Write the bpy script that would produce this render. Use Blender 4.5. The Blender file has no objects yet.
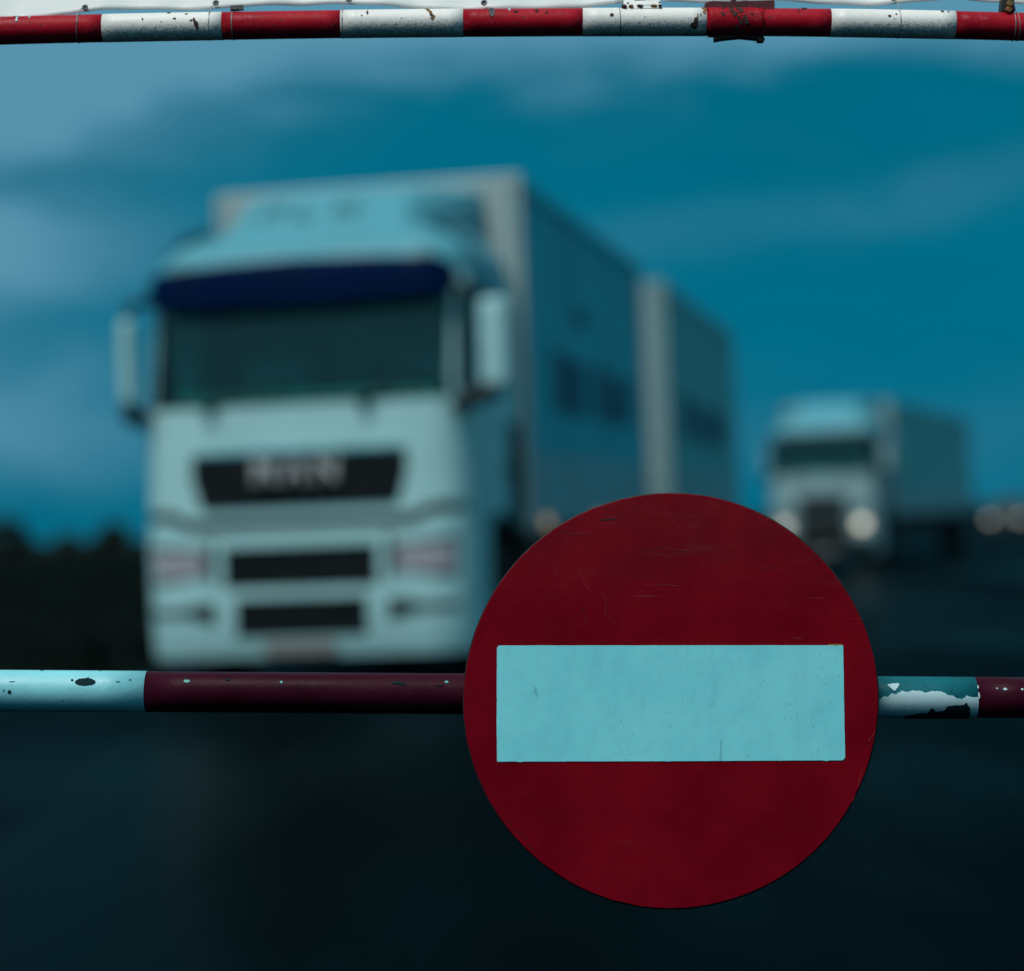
import bpy, bmesh, math, random
from mathutils import Vector, Matrix
random.seed(7)
R = math.radians
scene = bpy.context.scene
COL = scene.collection

# ------------------------------------------------------------------ camera
F_PX, W, H = 2167.0, 1024, 971
CAM_H, PITCH, ROLL = 1.16, R(1.03), R(-2.2)
cam_d = bpy.data.cameras.new('camera')
cam_d.sensor_fit = 'HORIZONTAL'; cam_d.sensor_width = 36.0
cam_d.lens = F_PX / W * 36.0
cam_d.clip_start = 0.05; cam_d.clip_end = 6000
cam = bpy.data.objects.new('camera', cam_d); COL.objects.link(cam)
CAM_M = Matrix.Translation((0, 0, CAM_H)) @ Matrix.Rotation(math.pi/2 + PITCH, 4, 'X') @ Matrix.Rotation(ROLL, 4, 'Z')
cam.matrix_world = CAM_M
cam_d.dof.use_dof = True
cam_d.dof.focus_distance = 3.14
cam_d.dof.aperture_fstop = 1.65
scene.camera = cam

# ------------------------------------------------------------------ light
SUN_EL, SUN_AZ = R(60), R(32)          # sun behind the camera, to its left
sun_d = bpy.data.lights.new('sun', 'SUN')
sun_d.energy = 2.9; sun_d.angle = R(30); sun_d.color = (1.0, 0.94, 0.89)
sun = bpy.data.objects.new('sun', sun_d); COL.objects.link(sun)
to_sun = Vector((-math.sin(SUN_AZ)*math.cos(SUN_EL), -math.cos(SUN_AZ)*math.cos(SUN_EL), math.sin(SUN_EL)))
sun.rotation_euler = to_sun.to_track_quat('Z', 'Y').to_euler()
sun.location = (-6, -8, 12)

scene.view_settings.view_transform = 'Standard'
scene.view_settings.look = 'None'
scene.view_settings.gamma = 1.0
scene.view_settings.exposure = 0.0
scene.view_settings.use_curve_mapping = False
try:
    scene.cycles.use_denoising = True
    scene.cycles.denoiser = 'OPENIMAGEDENOISE'
except Exception:
    pass

class NT:
    """small helper to write node trees as expressions"""
    def __init__(s, tree): s.t = tree; s.n = tree.nodes; s.l = tree.links
    def new(s, typ, **kw):
        nd = s.n.new(typ)
        for k, v in kw.items(): setattr(nd, k, v)
        return nd
    def put(s, sock, v):
        if hasattr(v, 'is_output'): s.l.new(v, sock)
        elif v is not None:
            if sock.type == 'RGBA' and len(v) == 3: v = (*v, 1)
            sock.default_value = v
    def m(s, op, a, b=None, c=None, clamp=False):
        nd = s.new('ShaderNodeMath', operation=op, use_clamp=clamp)
        for i, v in enumerate((a, b, c)):
            if v is not None: s.put(nd.inputs[i], v)
        return nd.outputs[0]
    def mix(s, f, a, b, mode='MIX'):
        nd = s.new('ShaderNodeMix', data_type='RGBA', blend_type=mode)
        s.put(nd.inputs[0], f); s.put(nd.inputs[6], a); s.put(nd.inputs[7], b)
        return nd.outputs[2]
    def noise(s, vec, scale, detail=4, rough=0.55, dist=0.0):
        nd = s.new('ShaderNodeTexNoise')
        if vec is not None: s.l.new(vec, nd.inputs['Vector'])
        nd.inputs['Scale'].default_value = scale; nd.inputs['Detail'].default_value = detail
        nd.inputs['Roughness'].default_value = rough; nd.inputs['Distortion'].default_value = dist
        return nd.outputs['Fac']
    def ramp(s, v, lo, hi, a=0.0, b=1.0):
        nd = s.new('ShaderNodeMapRange', interpolation_type='SMOOTHSTEP')
        s.put(nd.inputs[0], v)
        for i, x in enumerate((lo, hi, a, b)): nd.inputs[i+1].default_value = x
        return nd.outputs[0]
    def comb(s, x, y, z):
        nd = s.new('ShaderNodeCombineXYZ')
        for i, v in enumerate((x, y, z)): s.put(nd.inputs[i], v)
        return nd.outputs[0]
    def scalevec(s, v, sc):
        nd = s.new('ShaderNodeMapping'); s.l.new(v, nd.inputs[0]); nd.inputs['Scale'].default_value = sc
        return nd.outputs[0]

# ------------------------------------------------------------------ sky
world = bpy.data.worlds.new('World'); scene.world = world; world.use_nodes = True
w = NT(world.node_tree); w.n.clear()
sky = w.new('ShaderNodeTexSky', sky_type='NISHITA')
sky.sun_disc = False; sky.sun_elevation = SUN_EL; sky.sun_rotation = math.pi + SUN_AZ
sky.ozone_density = 3.0; sky.dust_density = 0.3; sky.air_density = 1.0
tc = w.new('ShaderNodeTexCoord')
sep = w.new('ShaderNodeSeparateXYZ'); w.l.new(tc.outputs['Generated'], sep.inputs[0])
az = w.m('ARCTAN2', sep.outputs[0], sep.outputs[1])
el = w.m('ARCSINE', sep.outputs[2])
# flat stratus streaks, everywhere in the sky
sv = w.comb(w.m('MULTIPLY', sep.outputs[0], 1.0), w.m('MULTIPLY', sep.outputs[1], 1.0), w.m('MULTIPLY', el, 6.0))
warp = w.m('SUBTRACT', w.noise(sv, 2.2, 5, 0.55), 0.5)
sv2 = w.comb(w.m('MULTIPLY', sep.outputs[0], 1.0), w.m('MULTIPLY', sep.outputs[1], 1.0), w.m('MULTIPLY', el, 2.6))
wisp = w.m('SUBTRACT', w.noise(sv2, 9.0, 6, 0.6, 0.5), 0.5)
streak = w.ramp(w.noise(sv, 1.9, 5, 0.5, 0.4), 0.53, 0.80)
# clear air: dark teal-blue
bw = w.new('ShaderNodeRGBToBW'); w.l.new(sky.outputs[0], bw.inputs[0])
lum = w.m('MULTIPLY', w.m('POWER', w.m('MULTIPLY', bw.outputs[0], 0.35), 0.15), w.m('ADD', w.m('MULTIPLY', warp, 0.5), 0.97))
lumv = w.comb(lum, lum, lum)
clear = w.mix(1.0, lumv, (0.0, 1.50, 2.45), 'MULTIPLY')
def bank(a0, e0, sa, se, amp, slope=0.0):
    da = w.m('SUBTRACT', az, a0)
    de = w.m('SUBTRACT', w.m('SUBTRACT', w.m('ADD', el, w.m('ADD', w.m('MULTIPLY', warp, 0.05), w.m('MULTIPLY', wisp, 0.085))), e0), w.m('MULTIPLY', da, slope))
    q = w.m('ADD', w.m('POWER', w.m('ABSOLUTE', w.m('DIVIDE', da, sa)), 2.0), w.m('POWER', w.m('ABSOLUTE', w.m('DIVIDE', de, se)), 2.0))
    return w.m('MULTIPLY', w.m('EXPONENT', w.m('MULTIPLY', q, -1.0)), amp)
banks = None
for b in ((-0.26, 0.193, 0.115, 0.022, 1.0, 0.04),       # pale bank upper left
          (-0.25, 0.215, 0.16, 0.022, 0.9, 0.10),
          (-0.28, 0.132, 0.095, 0.022, 1.5, 0.02),      # mauve-grey bank left
          (-0.30, 0.055, 0.13, 0.028, 1.0, 0.0),
          (0.19, 0.143, 0.11, 0.010, 0.16, 0.06),        # faint streak right
          (0.05, 0.125, 0.05, 0.012, 0.14, 0.0),
          (0.12, 0.03, 0.30, 0.022, 0.12, 0.0)):
    o_ = bank(*b); banks = o_ if banks is None else w.m('ADD', banks, o_)
# the overcast thickens upwards
high = w.ramp(w.m('ADD', el, w.m('ADD', w.m('MULTIPLY', warp, 0.10), w.m('MULTIPLY', wisp, 0.075))), 0.194, 0.224)
mask = w.m('ADD', w.m('ADD', w.m('ADD', w.m('MULTIPLY', streak, 0.15), w.m('MULTIPLY', w.ramp(wisp, 0.05, 0.3), 0.07)), banks), w.m('MULTIPLY', high, 1.0), clamp=True)
up = w.ramp(el, 0.30, 1.1)
cloud = w.mix(up, (1.08, 3.2, 4.6), (2.4, 4.6, 5.2))
skycol = w.mix(mask, clear, cloud)
bg = w.new('ShaderNodeBackground'); w.l.new(skycol, bg.inputs[0]); bg.inputs[1].default_value = 0.09
out = w.new('ShaderNodeOutputWorld'); w.l.new(bg.outputs[0], out.inputs[0])

# ------------------------------------------------------------------ materials
MATS = {}
def mat(name, base, rough=0.6, metal=0.0, spec=0.5, emis=None, es=0.0, var=0.0, vscale=6.0, trans=0.0, bump=0.0, bscale=40.0, coat=0.0):
    if name in MATS: return MATS[name]
    m = bpy.data.materials.new(name); m.use_nodes = True
    t = NT(m.node_tree); b = t.n['Principled BSDF']
    tcn = t.new('ShaderNodeTexCoord'); ov = tcn.outputs['Object']
    if var > 0:
        n1 = t.ramp(t.noise(ov, vscale, 6, 0.6), 0.3, 0.7)
        t.l.new(t.mix(n1, tuple(c*(1-var) for c in base), tuple(min(1, c*(1+var)) for c in base)), b.inputs['Base Color'])
        t.l.new(t.ramp(n1, 0, 1, max(0.02, rough-0.08), min(1, rough+0.08)), b.inputs['Roughness'])
    else:
        b.inputs['Base Color'].default_value = (*base, 1); b.inputs['Roughness'].default_value = rough
    b.inputs['Metallic'].default_value = metal; b.inputs['Specular IOR Level'].default_value = spec
    b.inputs['Transmission Weight'].default_value = trans; b.inputs['Coat Weight'].default_value = coat
    if emis: b.inputs['Emission Color'].default_value = (*emis, 1); b.inputs['Emission Strength'].default_value = es
    if bump > 0:
        bn = t.new('ShaderNodeBump'); bn.inputs['Strength'].default_value = bump; bn.inputs['Distance'].default_value = 0.01
        t.l.new(t.noise(ov, bscale, 5, 0.6), bn.inputs['Height']); t.l.new(bn.outputs[0], b.inputs['Normal'])
    MATS[name] = m; return m

def paint(name, base, rough, speck=(0.05, 0.06, 0.06), speck_thr=0.66, dust=None, grime=0.0, streaks=0.0, spec=0.5, rust=0.0, scl=1.0, tone=0.12):
    """old brushed paint: mottled tone, fine dark pits, optional grime speckle on the lower flank, rust pin-holes"""
    m = bpy.data.materials.new(name); m.use_nodes = True
    t = NT(m.node_tree); b = t.n['Principled BSDF']
    ov = t.new('ShaderNodeTexCoord').outputs['Object']
    tone_n = t.ramp(t.noise(ov, 9*scl, 6, 0.65), 0.3, 0.7)
    brush = t.noise(t.scalevec(ov, (3*scl, 60*scl, 90*scl)), 1.0, 3, 0.5)
    col = t.mix(tone_n, tuple(c*(1-tone) for c in base), tuple(min(1, c*(1+tone*0.6)) for c in base))
    col = t.mix(t.ramp(brush, 0.35, 0.75, 0, streaks), col, tuple(c*0.8 for c in base))
    pits = t.ramp(t.noise(ov, 160*scl, 3, 0.6), speck_thr, speck_thr+0.04)
    patch = t.ramp(t.noise(ov, 7*scl, 3, 0.5), 0.48, 0.62)
    col = t.mix(t.m('MULTIPLY', t.m('MULTIPLY', pits, patch), 0.8), col, speck)
    if dust:
        d1 = t.ramp(t.noise(t.scalevec(ov, (30, 90, 90)), 1.0, 5, .7, .3), .46, .70)
        d2 = t.ramp(t.noise(ov, 240, 3, .65), .45, .70)
        col = t.mix(t.m('MULTIPLY', t.m('MULTIPLY', d1, d2), .75), col, dust)
    if grime > 0:
        sp = t.new('ShaderNodeSeparateXYZ'); t.l.new(ov, sp.inputs[0])
        low = t.ramp(sp.outputs[2], 0.008, -0.014, 0.0, 0.19)
        g = t.ramp(t.m('ADD', t.noise(ov, 330, 4, 0.75), low), 0.57, 0.76)
        col = t.mix(t.m('MULTIPLY', g, grime), col, (0.14, 0.16, 0.16))
    if rust > 0:
        rs = t.ramp(t.noise(ov, 38, 5, 0.7, 0.5), 0.70, 0.75)
        col = t.mix(t.m('MULTIPLY', rs, rust), col, (0.10, 0.035, 0.012))
    t.l.new(col, b.inputs['Base Color'])
    t.l.new(t.ramp(tone_n, 0, 1, rough-0.06, rough+0.08), b.inputs['Roughness'])
    b.inputs['Specular IOR Level'].default_value = spec
    bn = t.new('ShaderNodeBump'); bn.inputs['Strength'].default_value = 0.25; bn.inputs['Distance'].default_value = 0.002
    t.l.new(t.m('ADD', t.noise(ov, 90*scl, 5, 0.6), t.m('MULTIPLY', pits, -0.6)), bn.inputs['Height'])
    t.l.new(bn.outputs[0], b.inputs['Normal'])
    return m

# ------------------------------------------------------------------ mesh helpers
def link(name, me, m, parent=None, smooth=False):
    o = bpy.data.objects.new(name, me); COL.objects.link(o)
    if m is not None and not me.materials: me.materials.append(m)
    if parent is not None: o.parent = parent
    if smooth:
        for p in me.polygons: p.use_smooth = True
    return o
def mesh(name, vs, fs):
    me = bpy.data.meshes.new(name); me.from_pydata([tuple(v) for v in vs], [], fs); me.update(); return me
def from_bm(name, bm):
    me = bpy.data.meshes.new(name); bmesh.ops.recalc_face_normals(bm, faces=bm.faces); bm.to_mesh(me); bm.free(); return me
def empty(name, loc, rz=0.0, label=None, cat=None, group=None):
    o = bpy.data.objects.new(name, None); COL.objects.link(o); o.empty_display_size = 0.2
    o.location = loc; o.rotation_euler = (0, 0, rz)
    tag(o, label, cat, group); return o
def tag(o, label=None, cat=None, group=None, kind=None):
    if label: o['label'] = label
    if cat: o['category'] = cat
    if group: o['group'] = group
    if kind: o['kind'] = kind
    return o
def bm_box(bm, x0, x1, y0, y1, z0, z1, bev=0.0, seg=2, shear=None):
    r = bmesh.ops.create_cube(bm, size=1.0)
    for v in r['verts']:
        v.co = Vector(((x0+x1)/2 + v.co.x*(x1-x0), (y0+y1)/2 + v.co.y*(y1-y0), (z0+z1)/2 + v.co.z*(z1-z0)))
        if shear: v.co = Vector(shear(v.co))
    if bev > 0:
        es = list({e for v in r['verts'] for e in v.link_edges})
        bmesh.ops.bevel(bm, geom=es, offset=bev, segments=seg, affect='EDGES', profile=0.5)
def box(name, x0, x1, y0, y1, z0, z1, m, parent=None, bev=0.0, seg=2, shear=None):
    bm = bmesh.new(); bm_box(bm, x0, x1, y0, y1, z0, z1, bev, seg, shear)
    return link(name, from_bm(name, bm), m, parent)
def boxes(name, lst, m, parent=None, bev=0.0):
    bm = bmesh.new()
    for b in lst: bm_box(bm, *b, bev=bev)
    return link(name, from_bm(name, bm), m, parent)
def tube(name, pts, rad, m, parent=None, seg=12, cap=True, radii=None):
    pts = [Vector(p) for p in pts]; vs = []; fs = []
    prev = None
    for i, p in enumerate(pts):
        d = (pts[min(i+1, len(pts)-1)] - pts[max(i-1, 0)]).normalized()
        if prev is None:
            ref = Vector((0, 0, 1)) if abs(d.z) < 0.9 else Vector((0, 1, 0))
            a = d.cross(ref).normalized()
        else: a = (prev - d*prev.dot(d)).normalized()
        prev = a; b = d.cross(a)
        r = radii[i] if radii else rad
        for k in range(seg):
            t = 2*math.pi*k/seg; vs.append(p + a*math.cos(t)*r + b*math.sin(t)*r)
    for i in range(len(pts)-1):
        for k in range(seg):
            fs.append((i*seg+k, i*seg+(k+1) % seg, (i+1)*seg+(k+1) % seg, (i+1)*seg+k))
    n = len(fs)
    if cap: fs.append(tuple(range(seg))[::-1]); fs.append(tuple((len(pts)-1)*seg+k for k in range(seg)))
    me = mesh(name, vs, fs)
    for i, p in enumerate(me.polygons): p.use_smooth = i < n
    return link(name, me, m, parent)
def lathe_x(name, prof, m, parent=None, seg=28, loc=(0, 0, 0)):
    """profile of (x, radius) spun about the x axis"""
    vs, fs = [], []
    for (x, r) in prof:
        for k in range(seg):
            t = 2*math.pi*k/seg; vs.append((x, r*math.cos(t), r*math.sin(t)))
    for i in range(len(prof)-1):
        for k in range(seg): fs.append((i*seg+k, i*seg+(k+1) % seg, (i+1)*seg+(k+1) % seg, (i+1)*seg+k))
    fs.append(tuple(range(seg))[::-1]); fs.append(tuple((len(prof)-1)*seg+k for k in range(seg)))
    o = link(name, mesh(name, vs, fs), m, parent); o.location = loc; return o
def ray_plane(px, py, Y):
    d = CAM_M.to_3x3() @ Vector(((px-W/2)/F_PX, -(py-H/2)/F_PX, -1.0))
    return Vector((0, 0, CAM_H)) + d*(Y/d.y)
def interp(x, tab):
    if x <= tab[0][0]: return tab[0][1]
    for (a, va), (b, vb) in zip(tab, tab[1:]):
        if x <= b: return va + (vb-va)*(x-a)/(b-a)
    return tab[-1][1]

# ================================================================== ground
def ground_mat():
    m = bpy.data.materials.new('asphalt'); m.use_nodes = True
    t = NT(m.node_tree); b = t.n['Principled BSDF']
    ov = t.new('ShaderNodeTexCoord').outputs['Object']
    rot = t.new('ShaderNodeMapping'); t.l.new(ov, rot.inputs[0]); rot.inputs['Rotation'].default_value = (0, 0, R(14)); rot.inputs['Scale'].default_value = (1.0, 0.22, 1)
    lanes = t.ramp(t.noise(rot.outputs[0], 0.9, 5, 0.55), 0.35, 0.72)
    fine = t.noise(ov, 60, 3, 0.7)
    grit = t.noise(ov, 260, 2, 0.6)
    wet = t.ramp(t.noise(rot.outputs[0], 0.45, 4, 0.5), 0.42, 0.66)
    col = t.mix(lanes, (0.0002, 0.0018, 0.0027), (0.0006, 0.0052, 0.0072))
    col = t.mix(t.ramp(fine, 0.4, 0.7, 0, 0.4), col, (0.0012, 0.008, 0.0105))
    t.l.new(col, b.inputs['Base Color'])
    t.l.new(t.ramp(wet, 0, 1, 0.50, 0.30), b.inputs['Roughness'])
    b.inputs['Specular IOR Level'].default_value = 0.0022
    bn = t.new('ShaderNodeBump'); bn.inputs['Strength'].default_value = 0.3; bn.inputs['Distance'].default_value = 0.004
    t.l.new(t.m('ADD', fine, t.m('MULTIPLY', grit, 0.5)), bn.inputs['Height']); t.l.new(bn.outputs[0], b.inputs['Normal'])
    return m
def sheet(name, pts, z, m, nx=1):
    o = link(name, mesh(name, [(x, y, z) for x, y in pts], [tuple(range(len(pts)))]), m)
    tag(o, kind='structure'); return o
THETA = R(11.7)
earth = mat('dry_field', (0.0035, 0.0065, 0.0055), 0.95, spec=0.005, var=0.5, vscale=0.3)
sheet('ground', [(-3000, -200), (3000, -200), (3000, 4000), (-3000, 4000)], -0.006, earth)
st, ct = math.sin(THETA), math.cos(THETA)
def along(x, t): return (x + st*t, ct*t)      # a line running with the lorries
asph = ground_mat()
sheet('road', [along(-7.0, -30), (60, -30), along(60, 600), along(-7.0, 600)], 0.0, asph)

# ================================================================== lorries
white_body = mat('cab_paint', (0.37, 0.66, 0.67), 0.45, coat=0.0, spec=.25, var=0.05, vscale=2.0)
grey_body = mat('cab_paint_dull', (0.24, 0.40, 0.42), 0.5, coat=0.0, spec=.25, var=0.06, vscale=2.0)
roof_sky_toned = mat('roof_sky_tone', (0.075, 0.30, 0.37), 0.5, spec=.2, var=0.05, vscale=2.0)  # white roof dimmed to cyan: its sky reflection is put into the colour
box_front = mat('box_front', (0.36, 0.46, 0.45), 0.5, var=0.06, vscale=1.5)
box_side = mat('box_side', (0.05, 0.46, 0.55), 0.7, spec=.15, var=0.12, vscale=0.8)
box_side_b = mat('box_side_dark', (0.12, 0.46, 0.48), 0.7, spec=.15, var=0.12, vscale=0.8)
kick = mat('kick_panel', (0.22, 0.42, 0.46), 0.6, spec=.15, var=.15, vscale=1.5)
vinyl = mat('side_print', (0.02, 0.05, 0.10), 0.5)
black_plastic = mat('black_plastic', (0.008, 0.012, 0.013), 0.55, spec=0.3, var=0.2)
dark_gap = mat('panel_gap', (0.004, 0.010, 0.011), 0.6)
visor_mat = mat('visor', (0.0, 0.008, 0.038), 0.5, spec=0.01)
rubber = mat('tyre_rubber', (0.008, 0.009, 0.010), 0.85, spec=0.2, var=0.2)
steel_rim = mat('wheel_steel', (0.22, 0.24, 0.24), 0.45, metal=0.5, var=0.1)
frame_steel = mat('chassis_steel', (0.012, 0.014, 0.015), 0.7, var=0.3)
alu = mat('aluminium_trim', (0.36, 0.40, 0.40), 0.4, metal=0.6, var=0.08)
chrome = mat('chrome', (0.62, 0.66, 0.66), 0.18, metal=1.0)
glass = mat('cab_glass', (0.30, 0.88, 0.84), 0.03, trans=1.0, spec=0.2)
lamp_glass = mat('headlamp_glass', (0.36, 0.36, 0.39), 0.2, spec=0.6, coat=0.5)
lamp_lit = mat('headlamp_lit', (0.8, 0.78, 0.7), 0.3, emis=(1.0, 0.90, 0.66), es=1.1)
lamp_dim = mat('headlamp_dim', (0.8, 0.78, 0.72), 0.3, emis=(1.0, 0.84, 0.66), es=0.6)
amber = mat('amber_lamp', (0.7, 0.42, 0.15), 0.3, emis=(1.0, 0.70, 0.42), es=0.3)
plate_mat = mat('number_plate', (0.20, 0.20, 0.19), 0.5, var=0.05)
interior = mat('cab_interior', (0.010, 0.42, 0.38), 0.9, var=0.1)
seat_mat = mat('seat_fabric', (0.03, 0.45, 0.42), 0.9)
curtain_mat = mat('cab_curtain', (0.05, 0.40, 0.38), 0.9)

HW = [(0.2, 1.20), (1.2, 1.22), (2.1, 1.22), (3.05, 1.20), (3.22, 1.16), (3.3, 1.11), (3.40, 1.0), (3.46, 0.82)]
Y0 = [(0.2, 0.03), (0.45, -0.02), (1.19, 0.0), (2.1, 0.04), (3.05, 0.24), (3.22, 0.33), (3.3, 0.42), (3.40, 0.62), (3.46, 0.85)]
RC = 0.28
def front_y(x, z):
    hw, y0 = interp(z, HW), interp(z, Y0); a = abs(x)
    y = y0 + 0.035*(a/hw)**2
    e = a - (hw-RC)
    if e > 0: y += RC - math.sqrt(max(0.0, RC*RC - min(e, RC)**2))
    return y
def grid(cols, skip=lambda c, r: False, close=None):
    """cols[c][r] -> points; quads between; returns vs, fs"""
    nr = len(cols[0]); vs = [p for c in cols for p in c]; fs = []
    for c in range(len(cols)-1):
        for r in range(nr-1):
            if not skip(c, r): fs.append((c*nr+r, (c+1)*nr+r, (c+1)*nr+r+1, c*nr+r+1))
    return vs, fs
def patch(name, colspec, m, parent, off=0.01, thick=0.02, nz=4, nx=24):
    """panel that follows the cab front; colspec = [(x, zlow, zhigh), ...]"""
    xs = [colspec[0][0] + (colspec[-1][0]-colspec[0][0])*i/nx for i in range(nx+1)]
    lo = [(c[0], c[1]) for c in colspec]; hi = [(c[0], c[2]) for c in colspec]
    front, back = [], []
    for x in xs:
        a, b = interp(x, lo), interp(x, hi)
        zs = [a+(b-a)*j/nz for j in range(nz+1)]
        front.append([(x, front_y(x, z)-off, z) for z in zs]); back.append([(x, front_y(x, z)-off+thick, z) for z in zs])
    vs, fs = grid(front); n = len(vs); v2, f2 = grid(back)
    vs += v2; fs += [tuple(n+i for i in f[::-1]) for f in f2]
    nr = nz+1
    for c in range(nx):
        fs.append((c*nr, n+c*nr, n+(c+1)*nr, (c+1)*nr)); fs.append((c*nr+nz, (c+1)*nr+nz, n+(c+1)*nr+nz, n+c*nr+nz))
    for r in range(nz):
        fs.append((r, r+1, n+r+1, n+r)); k = nx*nr
        fs.append((k+r, n+k+r, n+k+r+1, k+r+1))
    return link(name, mesh(name, vs, fs), m, parent)
PHI = [R(a) for a in (0, 15, 33, 50, 70, 90)]
CAB_L = 2.0
def section_cols(zs, side_ys, front_xs, off=0.0):
    cols = []
    for y in side_ys: cols.append([(-interp(z, HW)-off, y, z) for z in zs])
    for p in PHI[::-1][1 if side_ys and False else 0:]:
        cols.append([(-(interp(z, HW)-RC+math.sin(p)*RC)-off*math.sin(p), front_y(interp(z, HW)-RC+math.sin(p)*RC, z)-off, z) for z in zs])
    for x in front_xs: cols.append([(x, front_y(x, z)-off, z) for z in zs])
    for p in PHI:
        cols.append([(interp(z, HW)-RC+math.sin(p)*RC+off*math.sin(p), front_y(interp(z, HW)-RC+math.sin(p)*RC, z)-off, z) for z in zs])
    for y in side_ys[::-1]: cols.append([(interp(z, HW)+off, y, z) for z in zs])
    return cols

def make_wheel(parent, x, y, r=0.50, wdt=0.30, out=1, shared={}):
    root = bpy.data.objects.new('wheel', None); COL.objects.link(root); root.parent = parent; root.location = (x, y, r)
    if out < 0: root.rotation_euler = (0, 0, math.pi)
    key = (r, wdt)
    if key not in shared:
        h = wdt/2
        ty = lathe_x('tyre', [(-h+.02, r*.58), (-h, r*.7), (-h, r*.88), (-h+.05, r*.985), (-h*.3, r), (-h*.28, r*.972), (-h*.2, r*.972), (-h*.18, r), (h*.18, r), (h*.2, r*.972), (h*.28, r*.972), (h*.3, r), (h-.05, r*.985), (h, r*.88), (h, r*.7), (h-.02, r*.58)], rubber, root, seg=36)
        ri = lathe_x('rim', [(-h*.6, r*.3), (-h*.6, r*.575), (h-.025, r*.575), (h-.03, r*.54), (h*.35, r*.50), (h*.25, r*.30), (h*.75, r*.24), (h*.8, r*.12)], steel_rim, root, seg=28)
        shared[key] = (ty.data, ri.data)
    else:
        for nm, me in zip(('tyre', 'rim'), shared[key]): link(nm, me, None, root)
    return root

def cargo_box(root, y0, y1, z0, z1, fm, sm, hw=1.25, posts=6, lettering=None):
    b = box('cargo_box', -hw, hw, y0, y1, z0, z1, sm, root)
    box('front_wall', -hw+.05, hw-.05, y0-.03, y0-.002, z0+.05, z1-.05, fm, b, bev=.008)
    e = .06
    for s in (-1, 1):
        box('corner_post', s*hw-e*.5-.0, s*hw+e*.5, y0-.035, y0+.09, z0-.02, z1+.02, fm, b, bev=.02)
        box('corner_post', s*hw-e*.5, s*hw+e*.5, y1-.09, y1+.035, z0-.02, z1+.02, alu, b, bev=.02)
        box('roof_rail', s*hw-.035, s*hw+.022, y0+.09, y1-.09, z1-.09, z1+.016, alu if sm is not box_side else sm, b, bev=.012)
        box('floor_rail', s*hw-.035, s*hw+.024, y0+.09, y1-.09, z0-.016, z0+.16, alu, b, bev=.012)
    box('roof_header', -hw+.031, hw-.031, y0-.034, y0+.06, z1-.10, z1+.018, fm, b, bev=.012)
    for i in range(1, posts):
        y = y0 + (y1-y0)*i/posts
        for s in (-1, 1): box('side_stiffener', s*hw-.004*s-.004, s*hw-.004*s+.012, y-.012, y+.012, z0+.165, z1-.095, sm, b)
    box('rear_door', -hw+.06, -.004, y1+.002, y1+.03, z0+.05, z1-.05, sm, b, bev=.008)
    box('rear_door', .004, hw-.06, y1+.002, y1+.03, z0+.05, z1-.05, sm, b, bev=.008)
    for s in (-1, 1): box('kick_panel', min(s*hw, s*(hw+.006)), max(s*hw, s*(hw+.006)), y0+.10, y1-.10, z0+.17, z0+.62, kick, b)
    if lettering:
        for (ya, yb, za, zb, kind) in lettering:
            box('printed_mark', hw+.004, hw+.010, ya, yb, za, zb, vinyl, b, bev=.002, seg=1)
    return b

def chassis(root, y0, y1, axles, wheel_r=0.5, tag_guard=True, guard=(0, 0), gm=None):
    boxes('chassis_frame', [(-.45, -.37, y0, y1, .72, .98), (.37, .45, y0, y1, .72, .98)] +
          [(-.37, .37, y0+.3+i*1.1, y0+.42+i*1.1, .76, .94) for i in range(int((y1-y0-.4)/1.1))], frame_steel, root)
    for y in axles:
        tube('axle', [(-1.0, y, wheel_r), (1.0, y, wheel_r)], .07, frame_steel, root)
        for s in (-1, 1): make_wheel(root, s*1.08, y, wheel_r, .32, s)
    if tag_guard:
        for s in (-1, 1):
            g = boxes('side_guard', [(s*1.2-.015, s*1.2+.015, guard[0], guard[1], z, z+.12) for z in (.45, .75)] +
                      [(s*1.17-.02, s*1.17+.02, y, y+.06, .42, 1.02) for y in (guard[0]+.3, (guard[0]+guard[1])/2, guard[1]-.36)], gm or alu, root, bev=.006)

def letters(text, width, height, depth, m, parent, loc, name):
    cu = bpy.data.curves.new(name, 'FONT'); cu.body = text; cu.align_x = 'CENTER'; cu.extrude = depth; cu.size = 1.0; cu.space_character = 1.35; cu.offset = 0.012
    o = bpy.data.objects.new(name, cu); COL.objects.link(o)
    dg = bpy.context.evaluated_depsgraph_get(); me = bpy.data.meshes.new_from_object(o.evaluated_get(dg))
    bpy.data.objects.remove(o)
    xs = [v.co.x for v in me.vertices]; ys = [v.co.y for v in me.vertices]
    sx, sy = width/(max(xs)-min(xs)), height/(max(ys)-min(ys)); cx, cy = (max(xs)+min(xs))/2, min(ys)
    for v in me.vertices: v.co = Vector(((v.co.x-cx)*sx, -v.co.z, (v.co.y-cy)*sy))
    me.materials.clear()
    o = link(name, me, m, parent); o.location = loc; return o

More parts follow.
